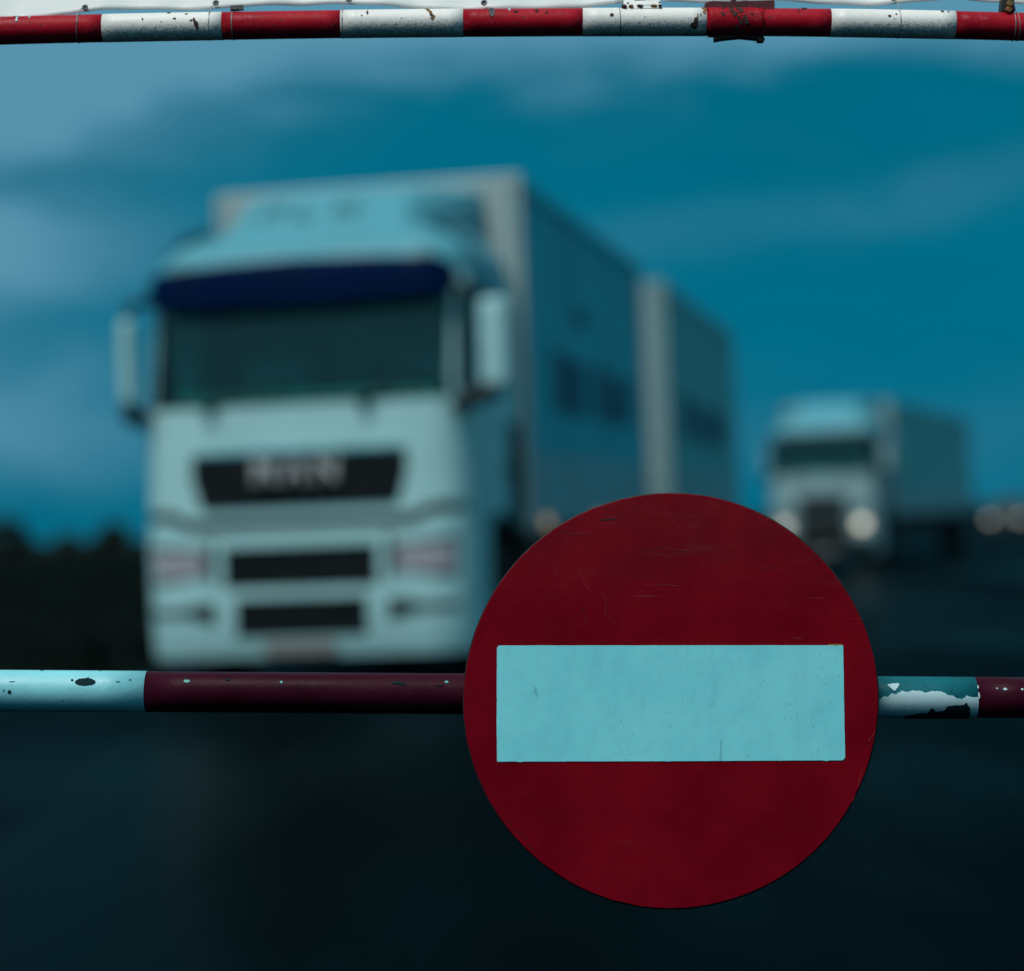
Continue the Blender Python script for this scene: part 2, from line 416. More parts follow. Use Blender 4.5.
def make_cab(root, body, roofm, lit=False, visor=True, badge=True, grille_w=(0.73, 0.80), grille_z=(1.345, 1.73), dark_pillars=False):
    # ---- shell with real window openings
    zs = [1.19, 1.45, 1.75, 2.12, 2.4, 2.7, 3.00, 3.12, 3.22, 3.30, 3.40, 3.46]
    fx = [-.8, -.6, -.4, -.2, 0, .2, .4, .6, .8]
    sy = [CAB_L, 1.62, 1.36, .98, .575]
    cols = section_cols(zs, sy, fx)
    ncol = len(cols)
    f0 = len(sy)+3; f1 = ncol-len(sy)-4          # columns of the windscreen edges (phi = 25 degrees)
    def skip(c, r):
        if f0 <= c < f1 and 3 <= r < 6: return True
        if c in (2, 3) and 3 <= r < 6: return True
        if c in (ncol-4, ncol-5) and 3 <= r < 6: return True
        return False
    vs, fs = grid(cols, skip); nr = len(zs)
    for r in range(nr-1): fs.append((r, r+1, (ncol-1)*nr+r+1, (ncol-1)*nr+r))
    fs.append(tuple(c*nr+nr-1 for c in range(ncol)))
    fs.append(tuple(c*nr for c in range(ncol))[::-1])
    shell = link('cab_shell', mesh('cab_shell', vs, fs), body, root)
    shell.data.materials.append(roofm)  # sky-toned copy for the upward-tilted faces
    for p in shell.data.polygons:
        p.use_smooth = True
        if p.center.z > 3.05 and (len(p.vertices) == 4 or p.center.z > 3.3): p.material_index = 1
    shell.data.set_sharp_from_angle(angle=R(38))
    # ---- windscreen glass and gasket
    x25 = [interp(z, HW)-RC+math.sin(PHI[2])*RC for z in (2.12, 3.0)]
    patch('windscreen', [(-x25[0], 2.12, 3.0), (x25[0], 2.12, 3.0)], glass, root, off=-.012, thick=.006, nz=6)
    patch('windscreen_gasket', [(-x25[0]-.01, 2.09, 2.125), (x25[0]+.01, 2.09, 2.125)], black_plastic, root, off=.004, thick=.02)
    for s in (-1, 1):
        patch('windscreen_gasket', [(s*1.085-.015, 2.13, 2.9), (s*1.085+.015, 2.13, 2.9)], black_plastic, root, off=.003, thick=.02, nx=3, nz=8)
    for cx, s in ((-.66, 1), (.50, 1)):
        wp = tube('wiper', [(cx, front_y(cx, 2.08)-.03, 2.09), (cx+.1, front_y(cx, 2.14)-.035, 2.15), (cx+.62, front_y(cx+.6, 2.2)-.03, 2.19)], .012, black_plastic, root, seg=6)
        box('wiper_hub', cx-.035, cx+.035, -.03, .05, 2.05, 2.12, black_plastic, wp, bev=.01)
    # ---- interior behind the glass
    box('dashboard', -1.05, 1.05, .30, .75, 1.75, 2.18, interior, root, bev=.06)
    box('floor_panel', -1.15, 1.15, .3, 1.95, 1.205, 1.26, interior, root)
    box('rear_bulkhead', -1.10, 1.10, 1.88, 1.93, 1.27, 2.98, interior, root)
    box('headliner', -1.02, 1.02, .5, 1.87, 2.94, 2.985, interior, root)
    for s in (-1, 1):
        seat = box('seat', s*.55-.27, s*.55+.27, .95, 1.45, 1.5, 1.72, seat_mat, root, bev=.06)
        box('seat_back', s*.55-.25, s*.55+.25, 1.38, 1.56, 1.725, 2.55, seat_mat, seat, bev=.07)
        box('curtain', s*1.0-.05, s*1.0+.05, .52, .66, 2.15, 2.9, curtain_mat, root, bev=.03)
    sw = bmesh.new()
    for k in range(24):
        a, b2 = 2*math.pi*k/24, 2*math.pi*(k+1)/24
        for t_ in (a,):
            c = Vector((.55+.22*math.cos(t_), .82+.08*math.sin(t_), 2.14+.2*math.sin(t_)))
            bm_box(sw, c.x-.03, c.x+.03, c.y-.016, c.y+.016, c.z-.03, c.z+.03)
    link('steering_wheel', from_bm('steering_wheel', sw), black_plastic, root)
    # ---- visor
    if visor:
        v = patch('sun_visor', [(-1.17, 2.88, 2.99), (-1.14, 2.84, 3.05), (-1.06, 2.82, 3.09), (-.6, 2.81, 3.12), (0, 2.80, 3.135), (.6, 2.81, 3.12), (1.06, 2.82, 3.09), (1.14, 2.84, 3.05), (1.17, 2.88, 2.99)], visor_mat, root, off=.15, thick=.012, nz=3, nx=60)
        for x in (-.85, 0, .85): box('visor_bracket', x-.02, x+.02, front_y(x, 3.0)-.155, front_y(x, 3.0)+.02, 2.98, 3.01, black_plastic, v)
    else:
        patch('windscreen_header', [(-1.08, 2.93, 3.03), (1.08, 2.93, 3.03)], black_plastic, root, off=.006, thick=.01)
    for s in (-1, 1): patch('roof_marker_lamp', [(s*.93-.06, 3.12, 3.16), (s*.93+.06, 3.12, 3.16)], mat('roof_lamp', (.10, .20, .22), .5, spec=.1), root, off=.02, thick=.04, nx=4)
    # ---- grille
    g = patch('grille', [(-grille_w[1], grille_z[1]-.16, grille_z[1]), (-grille_w[0], grille_z[0], grille_z[1]), (grille_w[0], grille_z[0], grille_z[1]), (grille_w[1], grille_z[1]-.16, grille_z[1])], black_plastic, root, off=.006, thick=.01)
    n = 5
    for i in range(n):
        z = grille_z[0] + (grille_z[1]-grille_z[0])*(i+.5)/n; ww = grille_w[0]+.06*(i/n)
        patch('grille_slat', [(-ww, z-.012, z+.012), (ww, z-.012, z+.012)], black_plastic, g, off=.03, thick=.026, nz=1)
    if badge:
        letters('MAN', .62, .18, .04, mat('badge_paint', (.40, .44, .44), .4), g, (0, -.025, 1.52), 'badge_letters')
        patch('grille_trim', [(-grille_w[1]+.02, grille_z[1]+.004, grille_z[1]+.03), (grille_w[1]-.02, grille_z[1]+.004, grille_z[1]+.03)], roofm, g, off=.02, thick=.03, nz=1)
    # ---- hood edge shadow gap, swooping up at the flanks
    patch('hood_seam', [(-1.20, 1.27, 1.345), (-.98, 1.27, 1.35), (-.80, 1.184, 1.268), (.80, 1.184, 1.268), (.98, 1.27, 1.35), (1.20, 1.27, 1.345)], dark_gap, root, off=.004, thick=.01, nx=40, nz=1)
    # ---- bumper with open intakes
    bz = [.28, .34, .42, .70, .74, .77, 1.07, 1.13, 1.182]
    bx = [-.95, -.70, -.63, -.57, -.49, -.2, 0, .2, .49, .57, .63, .70, .95]
    bc = section_cols(bz, [.78], bx, off=.008)
    nb = len(bc); i0 = 1+6
    def bskip(c, r):
        k = c-i0
        if r == 5 and 3 <= k < 9: return True      # upper intake
        if r == 2 and 4 <= k < 8: return True      # lower intake
        return False
    vs, fs = grid(bc, bskip); nr = len(bz)
    fs.append(tuple(c*nr+nr-1 for c in range(nb))); fs.append(tuple(c*nr for c in range(nb))[::-1])
    bp = link('bumper', mesh('bumper', vs, fs), body, root)
    for p in bp.data.polygons: p.use_smooth = True
    bp.data.set_sharp_from_angle(angle=R(38))
    for (xw, za, zb) in ((.60, .75, 1.09), (.52, .40, .72)):
        box('air_intake', -xw, xw, .04, .08, za, zb, black_plastic, bp)
        patch('intake_bar', [(-xw+.03, (za+zb)/2-.01, (za+zb)/2+.01), (xw-.03, (za+zb)/2-.01, (za+zb)/2+.01)], black_plastic, bp, off=-.015, thick=.02, nz=1, nx=6)
    box('number_plate', -.27, .25, -.045, -.034, .295, .395, plate_mat, bp, bev=.004)
    for s in (-1, 1):
        xs = sorted((s*.69, s*1.15)); hs = sorted((s*.555, s*.60))
        hl = patch('headlight', [(xs[0], *((.87, 1.06) if s > 0 else (.80, 1.10))), (xs[1], *((.80, 1.10) if s > 0 else (.87, 1.06)))], black_plastic, root, off=.012, thick=.02, nx=10)
        xi = sorted((s*.72, s*1.12))
        if lit:
            patch('lens', [(xi[0], .855, 1.055), (xi[1], .855, 1.055)], lamp_glass, hl, off=.017, thick=.012, nx=8)
            xl = sorted((s*.76, s*.98)); patch('bulb', [(xl[0], .84, 1.04), (xl[1], .84, 1.04)], lamp_lit if s > 0 else lamp_dim, hl, off=.024, thick=.006, nx=6)
        else:
            lens_z = [(.87, 1.04), (.85, 1.06)] if s > 0 else [(.85, 1.06), (.87, 1.04)]
            patch('lens', [(xi[0], *lens_z[0]), (xi[1], *lens_z[1])], lamp_glass, hl, off=.020, thick=.012, nx=8)
        fg = sorted((s*.64, s*.86)); patch('fog_lamp_slot', [(fg[0], *((.52, .68) if s > 0 else (.58, .65))), (fg[1], *((.58, .65) if s > 0 else (.52, .68)))], black_plastic, bp, off=.012, thick=.02, nx=8)
        fe = sorted((s*.865, s*1.17)); patch('bumper_seam', [(fe[0], .585, .635), (fe[1], .585, .635)], dark_gap, bp, off=.011, thick=.02, nx=8)
        gp = sorted((s*.64, s*.685)); patch('headlamp_gap', [(gp[0], .80, 1.13), (gp[1], .80, 1.13)], dark_gap, bp, off=.0105, thick=.02, nx=3)
        if dark_pillars:
            dp = sorted((s*1.065, s*1.17)); patch('pillar_trim', [(dp[0], 2.14, 2.92), (dp[1], 2.14, 2.92)], black_plastic, root, off=.006, thick=.012, nx=5, nz=8)
        cp = sorted((s*1.145, s*1.198)); patch('pillar_trim', [(cp[0], 2.14, 2.93), (cp[1], 2.14, 2.93)], black_plastic, root, off=.004, thick=.012, nx=6, nz=8)
        box('side_skirt', min(s*1.2225, s*1.236), max(s*1.2225, s*1.236), 1.0, 1.98, 1.20, 1.245, black_plastic, root)
        box('side_skirt', min(s*1.2215, s*1.232), max(s*1.2215, s*1.232), 1.515, 1.98, 1.26, 1.95, black_plastic, root, bev=.003)
        tv = [(s*(interp(z, HW)+o_), y, z) for o_ in (.006, -.01) for (y, z) in ((.33, 2.12), (.585, 2.12), (.585, 2.98), (.50, 2.98))]
        link('pillar_trim', mesh('pillar_trim', tv, [(0, 1, 2, 3), (7, 6, 5, 4), (0, 4, 5, 1), (1, 5, 6, 2), (2, 6, 7, 3), (3, 7, 4, 0)]), black_plastic, root)
        # ---- mirrors
        mx, mw = (1.475, .10) if s > 0 else (-1.25, .055)
        mr = box('mirror', mx-mw, mx+mw, -.06, .10, 2.12, 2.75, body, root, bev=.05, seg=3)
        tube('mirror_arm', [(s*1.12, .22, 2.90), (s*1.25, .08, 2.86), (mx, .02, 2.75)], .03, black_plastic, mr, seg=8)
        tube('mirror_arm', [(s*1.17, .14, 2.02), (s*1.27, .05, 2.06), (mx, .02, 2.11)], .07, black_plastic, mr, seg=8)
        box('mirror_glass', mx-mw+.02, mx+mw-.02, .102, .108, 2.15, 2.72, chrome, mr)
        # ---- door
        sx = s*1.221
        d = box('door', min(sx, sx+s*.012), max(sx, sx+s*.012), .58, 1.50, 1.25, 2.08, body, root, bev=.005)
        box('handle', min(sx+s*.014, sx+s*.04), max(sx+s*.014, sx+s*.04), 1.30, 1.45, 1.55, 1.60, black_plastic, d, bev=.008)
        hwin = [interp(z, HW) for z in (2.12, 3.0)]
        gl = mesh('side_window', [(s*(hwin[0]-.008), .575, 2.12), (s*(hwin[0]-.008), 1.36, 2.12), (s*(hwin[1]-.008), 1.36, 3.0), (s*(hwin[1]-.008), .575, 3.0)] +
                  [(s*(hwin[0]-.014), .575, 2.12), (s*(hwin[0]-.014), 1.36, 2.12), (s*(hwin[1]-.014), 1.36, 3.0), (s*(hwin[1]-.014), .575, 3.0)],
                  [(0, 1, 2, 3), (7, 6, 5, 4), (0, 4, 5, 1), (1, 5, 6, 2), (2, 6, 7, 3), (3, 7, 4, 0)])
        link('side_window', gl, glass, d)
        box('step_panel', min(s*1.05, s*1.2), max(s*1.05, s*1.2), .80, .98, .35, 1.18, black_plastic, root, bev=.02)
        # fender arch over the front wheel
        pts = []
        for k in range(13):
            a = math.pi*k/12; pts.append((1.52-.60*math.cos(a), .55+.62*math.sin(a)))
        vs = []; fs = []
        for (y, z) in pts: vs += [(s*.88, y, z), (s*1.235, y, z), (s*.88, y, z+.03), (s*1.235, y, z+.03)]
        for k in range(12):
            i = 4*k; j = i+4
            fs += [(i, i+1, j+1, j), (i+2, j+2, j+3, i+3), (i+1, i+3, j+3, j+1), (i, j, j+2, i+2)]
        fs += [(0, 2, 3, 1), (48, 49, 51, 50)]
        link('wheel_arch', mesh('wheel_arch', vs, fs), black_plastic, root)

def deflector(root, m, top=3.90, yb=2.08):
    """roof air deflector: narrow raked front face, cheeks sweeping back to the box"""
    rows = [(3.36, .55, .68, 1.0), (3.46, .66, .66, 1.0), (3.60, .86, .63, 1.0), (3.75, 1.13, .60, .99), (top-.03, 1.42, .57, .98), (top, 1.56, .54, .95)]
    cols = []
    for i in range(11):
        u = -1+2*i/10
        cols.append([(u*hwf, y+.05*u*u, z) for (z, y, hwf, hwb) in rows])
    left = [[(-hwb, yb, z) for (z, y, hwf, hwb) in rows], [(-(hwf+(hwb-hwf)*.55), y+(yb-y)*.45, z) for (z, y, hwf, hwb) in rows], [(-(hwf+(hwb-hwf)*.2), y+(yb-y)*.14, z) for (z, y, hwf, hwb) in rows]]
    right = [[(-p[0], p[1], p[2]) for p in c] for c in left[::-1]]
    cols = left + cols + right
    vs, fs = grid(cols); nr = len(rows); n = len(cols)
    fs.append(tuple(c*nr+nr-1 for c in range(n))); fs.append(tuple(c*nr for c in range(n))[::-1])
    fs.append(tuple([r for r in range(nr)] + [(n-1)*nr+r for r in range(nr)][::-1]))
    o = link('roof_deflector', mesh('roof_deflector', vs, fs), m, root)
    return o

# ---- the near lorry -------------------------------------------------------
tr = empty('box_truck', (-1.53, 15.45, 0), -THETA, 'large white cab-over lorry with dark blue visor and black grille, nearest the barrier', 'truck')
make_cab(tr, white_body, roof_sky_toned)
dfl = deflector(tr, roof_sky_toned, top=3.84)
DY = [(3.36, .55), (3.46, .66), (3.60, .86), (3.75, 1.13), (3.81, 1.42)]; DW = [(3.36, .68), (3.46, .66), (3.60, .63), (3.75, .60), (3.81, .57)]
def defl_mark(x0, x1, z0, z1):
    vs = []
    for d in (.010, -.004):
        for z in (z0, (z0+z1)/2, z1):
            for x in (x0, x1): vs.append((x, interp(z, DY)+.05*(x/interp(z, DW))**2-d, z+d*.5))
    fs = [(0, 1, 3, 2), (2, 3, 5, 4), (6, 8, 9, 7), (8, 10, 11, 9), (0, 6, 7, 1), (4, 5, 11, 10), (0, 2, 8, 6), (2, 4, 10, 8), (1, 7, 9, 3), (3, 9, 11, 5)]
    link('printed_mark', mesh('printed_mark', vs, fs), dark_print, dfl)
dark_print = mat('faded_print', (.03, .13, .16), .5)
for (a_, b_, c_, d_) in ((-.46, -.42, 3.56, 3.74), (-.42, -.33, 3.68, 3.73), (-.33, -.29, 3.58, 3.74), (-.18, -.13, 3.56, 3.70), (-.13, -.04, 3.56, 3.60), (.12, .16, 3.57, 3.72), (.16, .25, 3.62, 3.66), (.25, .29, 3.57, 3.72)): defl_mark(a_, b_, c_-.07, d_-.07)
cargo_box(tr, 2.15, 8.75, 1.12, 3.94, box_front, box_side,
          lettering=[(3.45, 4.05, 2.12, 2.66, 0), (4.15, 4.5, 2.12, 2.62, 0), (4.62, 5.1, 2.14, 2.64, 0), (5.55, 6.2, 2.14, 2.66, 0), (6.35, 6.9, 2.14, 2.6, 0), (7.05, 7.9, 2.16, 2.64, 0), (4.6, 5.2, 2.95, 3.12, 0)])
chassis(tr, .4, 8.65, (1.52, 6.6), .5, guard=(2.5, 5.6))
tube('fuel_tank', [(-.95, 2.6, .72), (-.95, 3.9, .72)], .30, alu, tr, seg=20)
box('tool_locker', .68, 1.19, 2.45, 3.3, .48, 1.0, frame_steel, tr, bev=.03)
for y in (2.62, 5.2): box('side_marker', 1.276, 1.30, y, y+.20, 1.12, 1.22, amber, tr, bev=.005)
box('rear_bumper', -1.2, 1.2, 8.67, 8.75, .45, .58, frame_steel, tr, bev=.01)

# ---- its trailer -----------------------------------------------------------
tl = empty('trailer', (-1.53 + st*10.75, 15.45 + ct*10.75, 0), -THETA, 'box trailer hitched behind the near white lorry', 'trailer')
cargo_box(tl, 0, 7.8, 1.12, 3.97, mat('trailer_front', (.22, .34, .35), .6, spec=.2, var=.06), box_side_b, lettering=[(1.3, 2.3, 2.15, 2.7, 0), (2.5, 3.0, 2.2, 2.65, 0), (3.3, 4.4, 2.15, 2.7, 0), (4.6, 5.2, 2.15, 2.65, 0), (5.4, 6.4, 2.2, 2.65, 0)], posts=7)  # duller front wall: shade of the box ahead put into its colour
chassis(tl, .1, 7.7, (1.3, 6.1), .48, guard=(2.2, 5.4))
tube('drawbar', [(-.4, .8, .62), (0, -1.9, .58)], .05, frame_steel, tl, seg=8)
tube('drawbar', [(.4, .8, .62), (0, -1.9, .58)], .05, frame_steel, tl, seg=8)
box('rear_bumper', -1.2, 1.2, 7.72, 7.80, .45, .58, frame_steel, tl, bev=.01)

# ---- the far lorry ---------------------------------------------------------
T2 = R(19.5)
p2 = ray_plane(822, 500, 46.0)
t2 = empty('box_truck', (p2.x, 46.0, 0), -T2, 'distant grey-white lorry with lit headlights, right of the near lorry and trailer', 'truck')
t2.scale = (.95, .95, .95)
make_cab(t2, grey_body, roof_sky_toned, lit=True, visor=False, badge=False, grille_w=(.50, .58), grille_z=(1.22, 1.62), dark_pillars=True)
deflector(t2, roof_sky_toned, top=3.72)
cargo_box(t2, 2.15, 15.2, 1.12, 3.72, MATS['trailer_front'], box_side_b, posts=9)
chassis(t2, .4, 15.1, (1.52, 11.4, 12.7, 14.0), .5, guard=(2.6, 9.2), gm=frame_steel)
patch('lower_grille', [(-.58, .40, 1.16), (.58, .40, 1.16)], black_plastic, t2, off=.014, thick=.02)
patch('dark_bumper_strip', [(-1.17, .31, .66), (1.17, .31, .66)], black_plastic, t2, off=.018, thick=.02, nx=30)  # black strip laid over the lower half of the bumper
box('fuel_tank', .62, 1.19, 2.5, 3.9, .42, 1.0, frame_steel, t2, bev=.05)

# ================================================================== far cars
def make_car(loc, rz, label, paintm, lampm):
    c = empty('car', loc, rz, label, 'car')
    # body as a loft of lateral half-profiles along y (front at y = 0)
    prof = [(0.0, .42, .66, .70), (.05, .30, .74, .80), (.5, .24, .80, .86), (1.15, .22, .94, .87), (1.25, .22, .97, .88), (2.6, .22, 1.0, .88), (3.7, .24, .99, .86), (4.2, .30, .92, .82), (4.3, .42, .82, .74)]
    cols = []
    for (y, z0, z1, hw) in prof:
        ring = [(-hw*.9, z0), (-hw, z0+.15), (-hw, (z0+z1)/2), (-hw*.97, z1-.05), (-hw*.86, z1), (0, z1+.03), (hw*.86, z1), (hw*.97, z1-.05), (hw, (z0+z1)/2), (hw, z0+.15), (hw*.9, z0)]
        cols.append([(x, y, z) for x, z in ring])
    vs, fs = grid(cols); nr = 11
    fs += [tuple(range(nr))[::-1], tuple((len(cols)-1)*nr+i for i in range(nr))]
    for k in range(len(cols)-1): fs.append((k*nr, k*nr+nr-1, (k+1)*nr+nr-1, (k+1)*nr))
    link('body', mesh('body', vs, fs), paintm, c)
    def ring(y, z, hw): return [(-hw, y, z), (hw, y, z)]
    cab = [(1.2, .98, .80), (1.95, 1.44, .60), (3.0, 1.46, .60), (3.95, 1.0, .78)]
    vs = []
    for (y, z, hw) in cab: vs += ring(y, z, hw)
    base = [(1.2, .95, .80), (3.95, .95, .78)]
    vs += ring(*base[0]) + ring(*base[1])
    fs = [(0, 1, 3, 2), (4, 5, 7, 6), (8, 9, 1, 0), (6, 7, 11, 10), (8, 0, 2, 4, 6, 10), (9, 11, 7, 5, 3, 1)]
    link('window_band', mesh('window_band', vs, fs), mat('car_glass', (.01, .02, .022), .08), c)
    link('roof', mesh('roof', [(-.62, 1.9, 1.43), (.62, 1.9, 1.43), (.62, 3.05, 1.45), (-.62, 3.05, 1.45), (-.55, 2.0, 1.48), (.55, 2.0, 1.48), (.55, 2.95, 1.5), (-.55, 2.95, 1.5)],
         [(0, 1, 5, 4), (1, 2, 6, 5), (2, 3, 7, 6), (3, 0, 4, 7), (4, 5, 6, 7)]), paintm, c)
    for s in (-1, 1):
        h = box('headlight', s*.58-.12, s*.58+.12, -.02, .12, .56, .71, lampm, c, bev=.03)
        box('mirror', s*.95-.09, s*.95+.09, 1.35, 1.48, .93, 1.06, paintm, c, bev=.03)
        for y in (.75, 3.45): make_wheel(c, s*.78, y, .32, .2, s)
    box('grille', -.36, .36, -.012, .05, .48, .66, black_plastic, c, bev=.01)
    box('bumper', -.70, .70, -.05, .10, .28, .44, black_plastic, c, bev=.03)
    return c
silver = mat('car_paint', (.035, .05, .055), .4, spec=.2)
p3 = ray_plane(1005, 520, 84.0)
make_car((p3.x, 84.0, 0), R(-20), 'small dark car with headlights on, far off at the right edge of the picture', silver, lamp_dim)

# ================================================================== verge and far trees
leaf_a = mat('leaf_dark', (.012, .022, .012), .8, spec=.2)
leaf_b = mat('leaf_mid', (.018, .030, .016), .8, spec=.2)
bark = mat('bark', (.02, .018, .015), .9)
grassm = mat('verge_grass', (.004, .008, .006), .9, spec=.005, var=.4, vscale=.6)
vs, fs = [], []
for i in range(9000):
    t_ = 8 + 110*random.random()**1.6; off = random.random()**1.3*(6+t_*.35)
    x, y = along(-7.05-off, t_); h = random.uniform(.08, .28); a = random.random()*6.28; wd = .012+.0006*t_
    k = len(vs); lx, ly = random.gauss(0, .06), random.gauss(0, .06)
    vs += [(x-wd*math.cos(a), y-wd*math.sin(a), -.006), (x+wd*math.cos(a), y+wd*math.sin(a), -.006), (x+lx, y+ly, h)]; fs.append((k, k+1, k+2))
g = link('grass', mesh('grass', vs, fs), grassm); tag(g, 'dark rough grass on the verge left of the lorry', 'grass', kind='stuff')

def leaf_cloud(center, rx, ry, rz, n, size, rnd):
    vs, fs = [], []
    clumps = [(rnd.gauss(0, .5), rnd.gauss(0, .5), rnd.uniform(-.7, .8), rnd.uniform(.25, .5)) for _ in range(14)]
    for i in range(n):
        cx, cy, cz, cr = rnd.choice(clumps)
        d = Vector((rnd.gauss(0, 1), rnd.gauss(0, 1), rnd.gauss(0, 1))).normalized()*cr*rnd.random()**.4
        p = Vector((center[0]+(cx+d.x)*rx, center[1]+(cy+d.y)*ry, center[2]+(cz+d.z)*rz))
        u = Vector((rnd.gauss(0, 1), rnd.gauss(0, 1), rnd.gauss(0, 1))).normalized(); v = u.orthogonal().normalized()
        s = size*rnd.uniform(.6, 1.3); k = len(vs)
        vs += [p-u*s, p+v*s*.5, p+u*s, p-v*s*.5]; fs.append((k, k+1, k+2, k+3))
    return vs, fs
def make_tree(px, Y, h, wd, label, seed):
    rnd = random.Random(seed); p = ray_plane(px, 540, Y)
    t = empty('tree', (p.x, Y, 0), 0, label, 'tree', 'far trees on the left horizon')
    tube('trunk', [(0, 0, -.01), (.05, .02, h*.3), (-.05, 0, h*.6), (.02, 0, h*.9)], .2, bark, t, seg=8, radii=[h*.035, h*.028, h*.018, h*.006])
    for k in range(5):
        a = rnd.random()*6.28; z = h*rnd.uniform(.3, .6)
        tube('limb', [(0, 0, z), (math.cos(a)*wd*.3, math.sin(a)*wd*.3, z+h*.15), (math.cos(a)*wd*.6, math.sin(a)*wd*.6, z+h*.25)], .05, bark, t, seg=5, radii=[h*.015, h*.010, h*.004])
    v, f = leaf_cloud((0, 0, h*.62), wd, wd, h*.40, 1600, .16+h*.012, rnd)
    link('crown', mesh('crown', v, f), leaf_a if seed % 2 else leaf_b, t)
make_tree(6, 150, 2.7, 2.0, 'dark far tree at the extreme left edge of the horizon', 11)
make_tree(72, 170, 1.6, 1.8, 'low rounded dark tree on the left horizon, second from the picture edge', 12)
make_tree(108, 150, 2.2, 1.3, 'narrow dark tree on the left horizon close beside the near lorry', 13)
rnd = random.Random(5); vs, fs = [], []
for i in range(150):
    x = -190 + 430*i/149 + rnd.gauss(0, 1.5); y = 230 + rnd.gauss(0, 14); h = rnd.uniform(.8, 1.5) + (1.6 if x > 30 else 0)*rnd.random()
    v, f = leaf_cloud((x, y, h*.42), 2.6, 2.0, h*.55, 170, .32, rnd); k = len(vs); vs += v; fs += [tuple(k+q for q in ff) for ff in f]
hd = link('hedge', mesh('hedge', vs, fs), leaf_a); tag(hd, 'long dark scrub line along the whole far horizon', 'scrub', kind='stuff')

# ================================================================== lower barrier arm
Y_SIGN = 3.13
Y_ARM = Y_SIGN + 0.055
PX = Y_ARM / F_PX                                  # metres per pixel at the arm
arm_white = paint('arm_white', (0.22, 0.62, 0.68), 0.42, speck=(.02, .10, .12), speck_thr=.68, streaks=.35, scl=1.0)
arm_red = paint('arm_red', (0.034, 0.003, 0.011), 0.40, dust=(.045, .012, .022), speck=(.02, .02, .02), speck_thr=.66, streaks=.5, tone=.25, spec=.06)
old_teal = paint('arm_old_teal', (0.008, 0.135, 0.165), 0.5, spec=.1, speck=(.01, .05, .06), speck_thr=.6, streaks=.6, tone=.35)
bare_dark = paint('arm_bare_steel', (0.004, 0.022, 0.028), 0.7, speck_thr=.7, spec=.08)
chip_teal = mat('chip_teal', (0.06, .32, .30), .5, var=.2, vscale=80)
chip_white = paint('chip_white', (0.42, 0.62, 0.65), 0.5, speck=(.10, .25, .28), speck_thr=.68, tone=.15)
galv = mat('galvanised', (.22, .24, .245), .5, metal=.5, var=.2, vscale=20)
post_red = paint('post_red', (.16, .008, .012), .5)
concrete = mat('concrete', (.16, .17, .165), .9, var=.2, vscale=6, bump=.4, bscale=60)

A0, A1 = ray_plane(0, 690.6, Y_ARM), ray_plane(1024, 697.6, Y_ARM)
ARM_D = (A1-A0)/1024.0; ARM_R = 20.3*PX
def arm_pt(px): return A0 + ARM_D*(512+(px-512)*.9907)
arm = empty('barrier_arm', (arm_pt(-620).x, Y_ARM, 0), 0, 'lower striped barrier pole crossing behind the round no-entry sign', 'barrier')
OFF = Vector(arm.location)
bands = [(-620, -270, arm_red), (-270, 143.6, arm_white), (143.6, 562, arm_red), (562, 850, arm_white), (850, 978.5, old_teal), (978.5, 1395, arm_red), (1395, 1760, arm_white)]
for a, b, m in bands:
    n = max(2, int((b-a)/40)); c = (arm_pt(a)+arm_pt(b))/2 - OFF
    o = tube('painted_band', [arm_pt(a+(b-a)*i/n) - OFF - c for i in range(n+1)], ARM_R + (.0006 if m is arm_white else 0.0), m, arm, seg=48)
    o.location = c
def arm_patch(name, lo, hi, m, parent, eps=.0012, nx=60, nz=10, jit=0.0, base=None, seed=1):
    """thin paint skin on the arm front, bounded by pixel-wide curves; lo/hi = [(x, y)] with y measured down from the axis in arm radii"""
    rnd = random.Random(seed)
    x0, x1 = hi[0][0], hi[-1][0]; cols = []; cols2 = []
    for i in range(nx+1):
        x = x0+(x1-x0)*i/nx; a, b = interp(x, hi)+rnd.gauss(0, jit), interp(x, lo)+rnd.gauss(0, jit)
        col, col2 = [], []
        for j in range(nz+1):
            v = max(-.985, min(.999, a+(b-a)*j/nz)); p = arm_pt(x) - OFF
            for arr, e in ((col, eps), (col2, 0.0)):
                rr = ARM_R+e; arr.append(p + Vector((0, -math.sqrt(max(0, 1-v*v))*rr, -v*rr)))
        cols.append(col); cols2.append(col2)
    vs, fs = grid(cols); n = len(vs); v2, f2 = grid(cols2); vs += v2; fs += [tuple(n+k for k in f[::-1]) for f in f2]; nr = nz+1
    for c in range(nx):
        fs.append((c*nr, n+c*nr, n+(c+1)*nr, (c+1)*nr)); fs.append((c*nr+nz, (c+1)*nr+nz, n+(c+1)*nr+nz, n+c*nr+nz))
    o = link(name, mesh(name, vs, fs), m, parent); c = arm_pt((x0+x1)/2)-OFF
    for v in o.data.vertices: v.co -= c
    o.location = c; return o
def av(y, x): return (y - (690.6 + 7.0*x/1024))/20.3          # picture row -> position across the arm
wt = [(860, 697), (878, 699), (884, 694.5), (888, 695.5), (891, 692.3), (896, 692.8), (903, 689.6), (908, 690.6), (913, 689.4), (921, 689.6), (926, 691.6), (931, 690.0), (938, 689.8), (944, 691), (948, 693.6), (953, 694), (957, 697), (963, 697.3), (967, 694.2), (972, 695.6), (978.5, 695.2)]
arm_patch('paint_flake', [(860, 1.3), (978.5, 1.3)], [(x, av(y, x)) for x, y in wt], chip_white, arm, nx=120, nz=16, jit=.012)
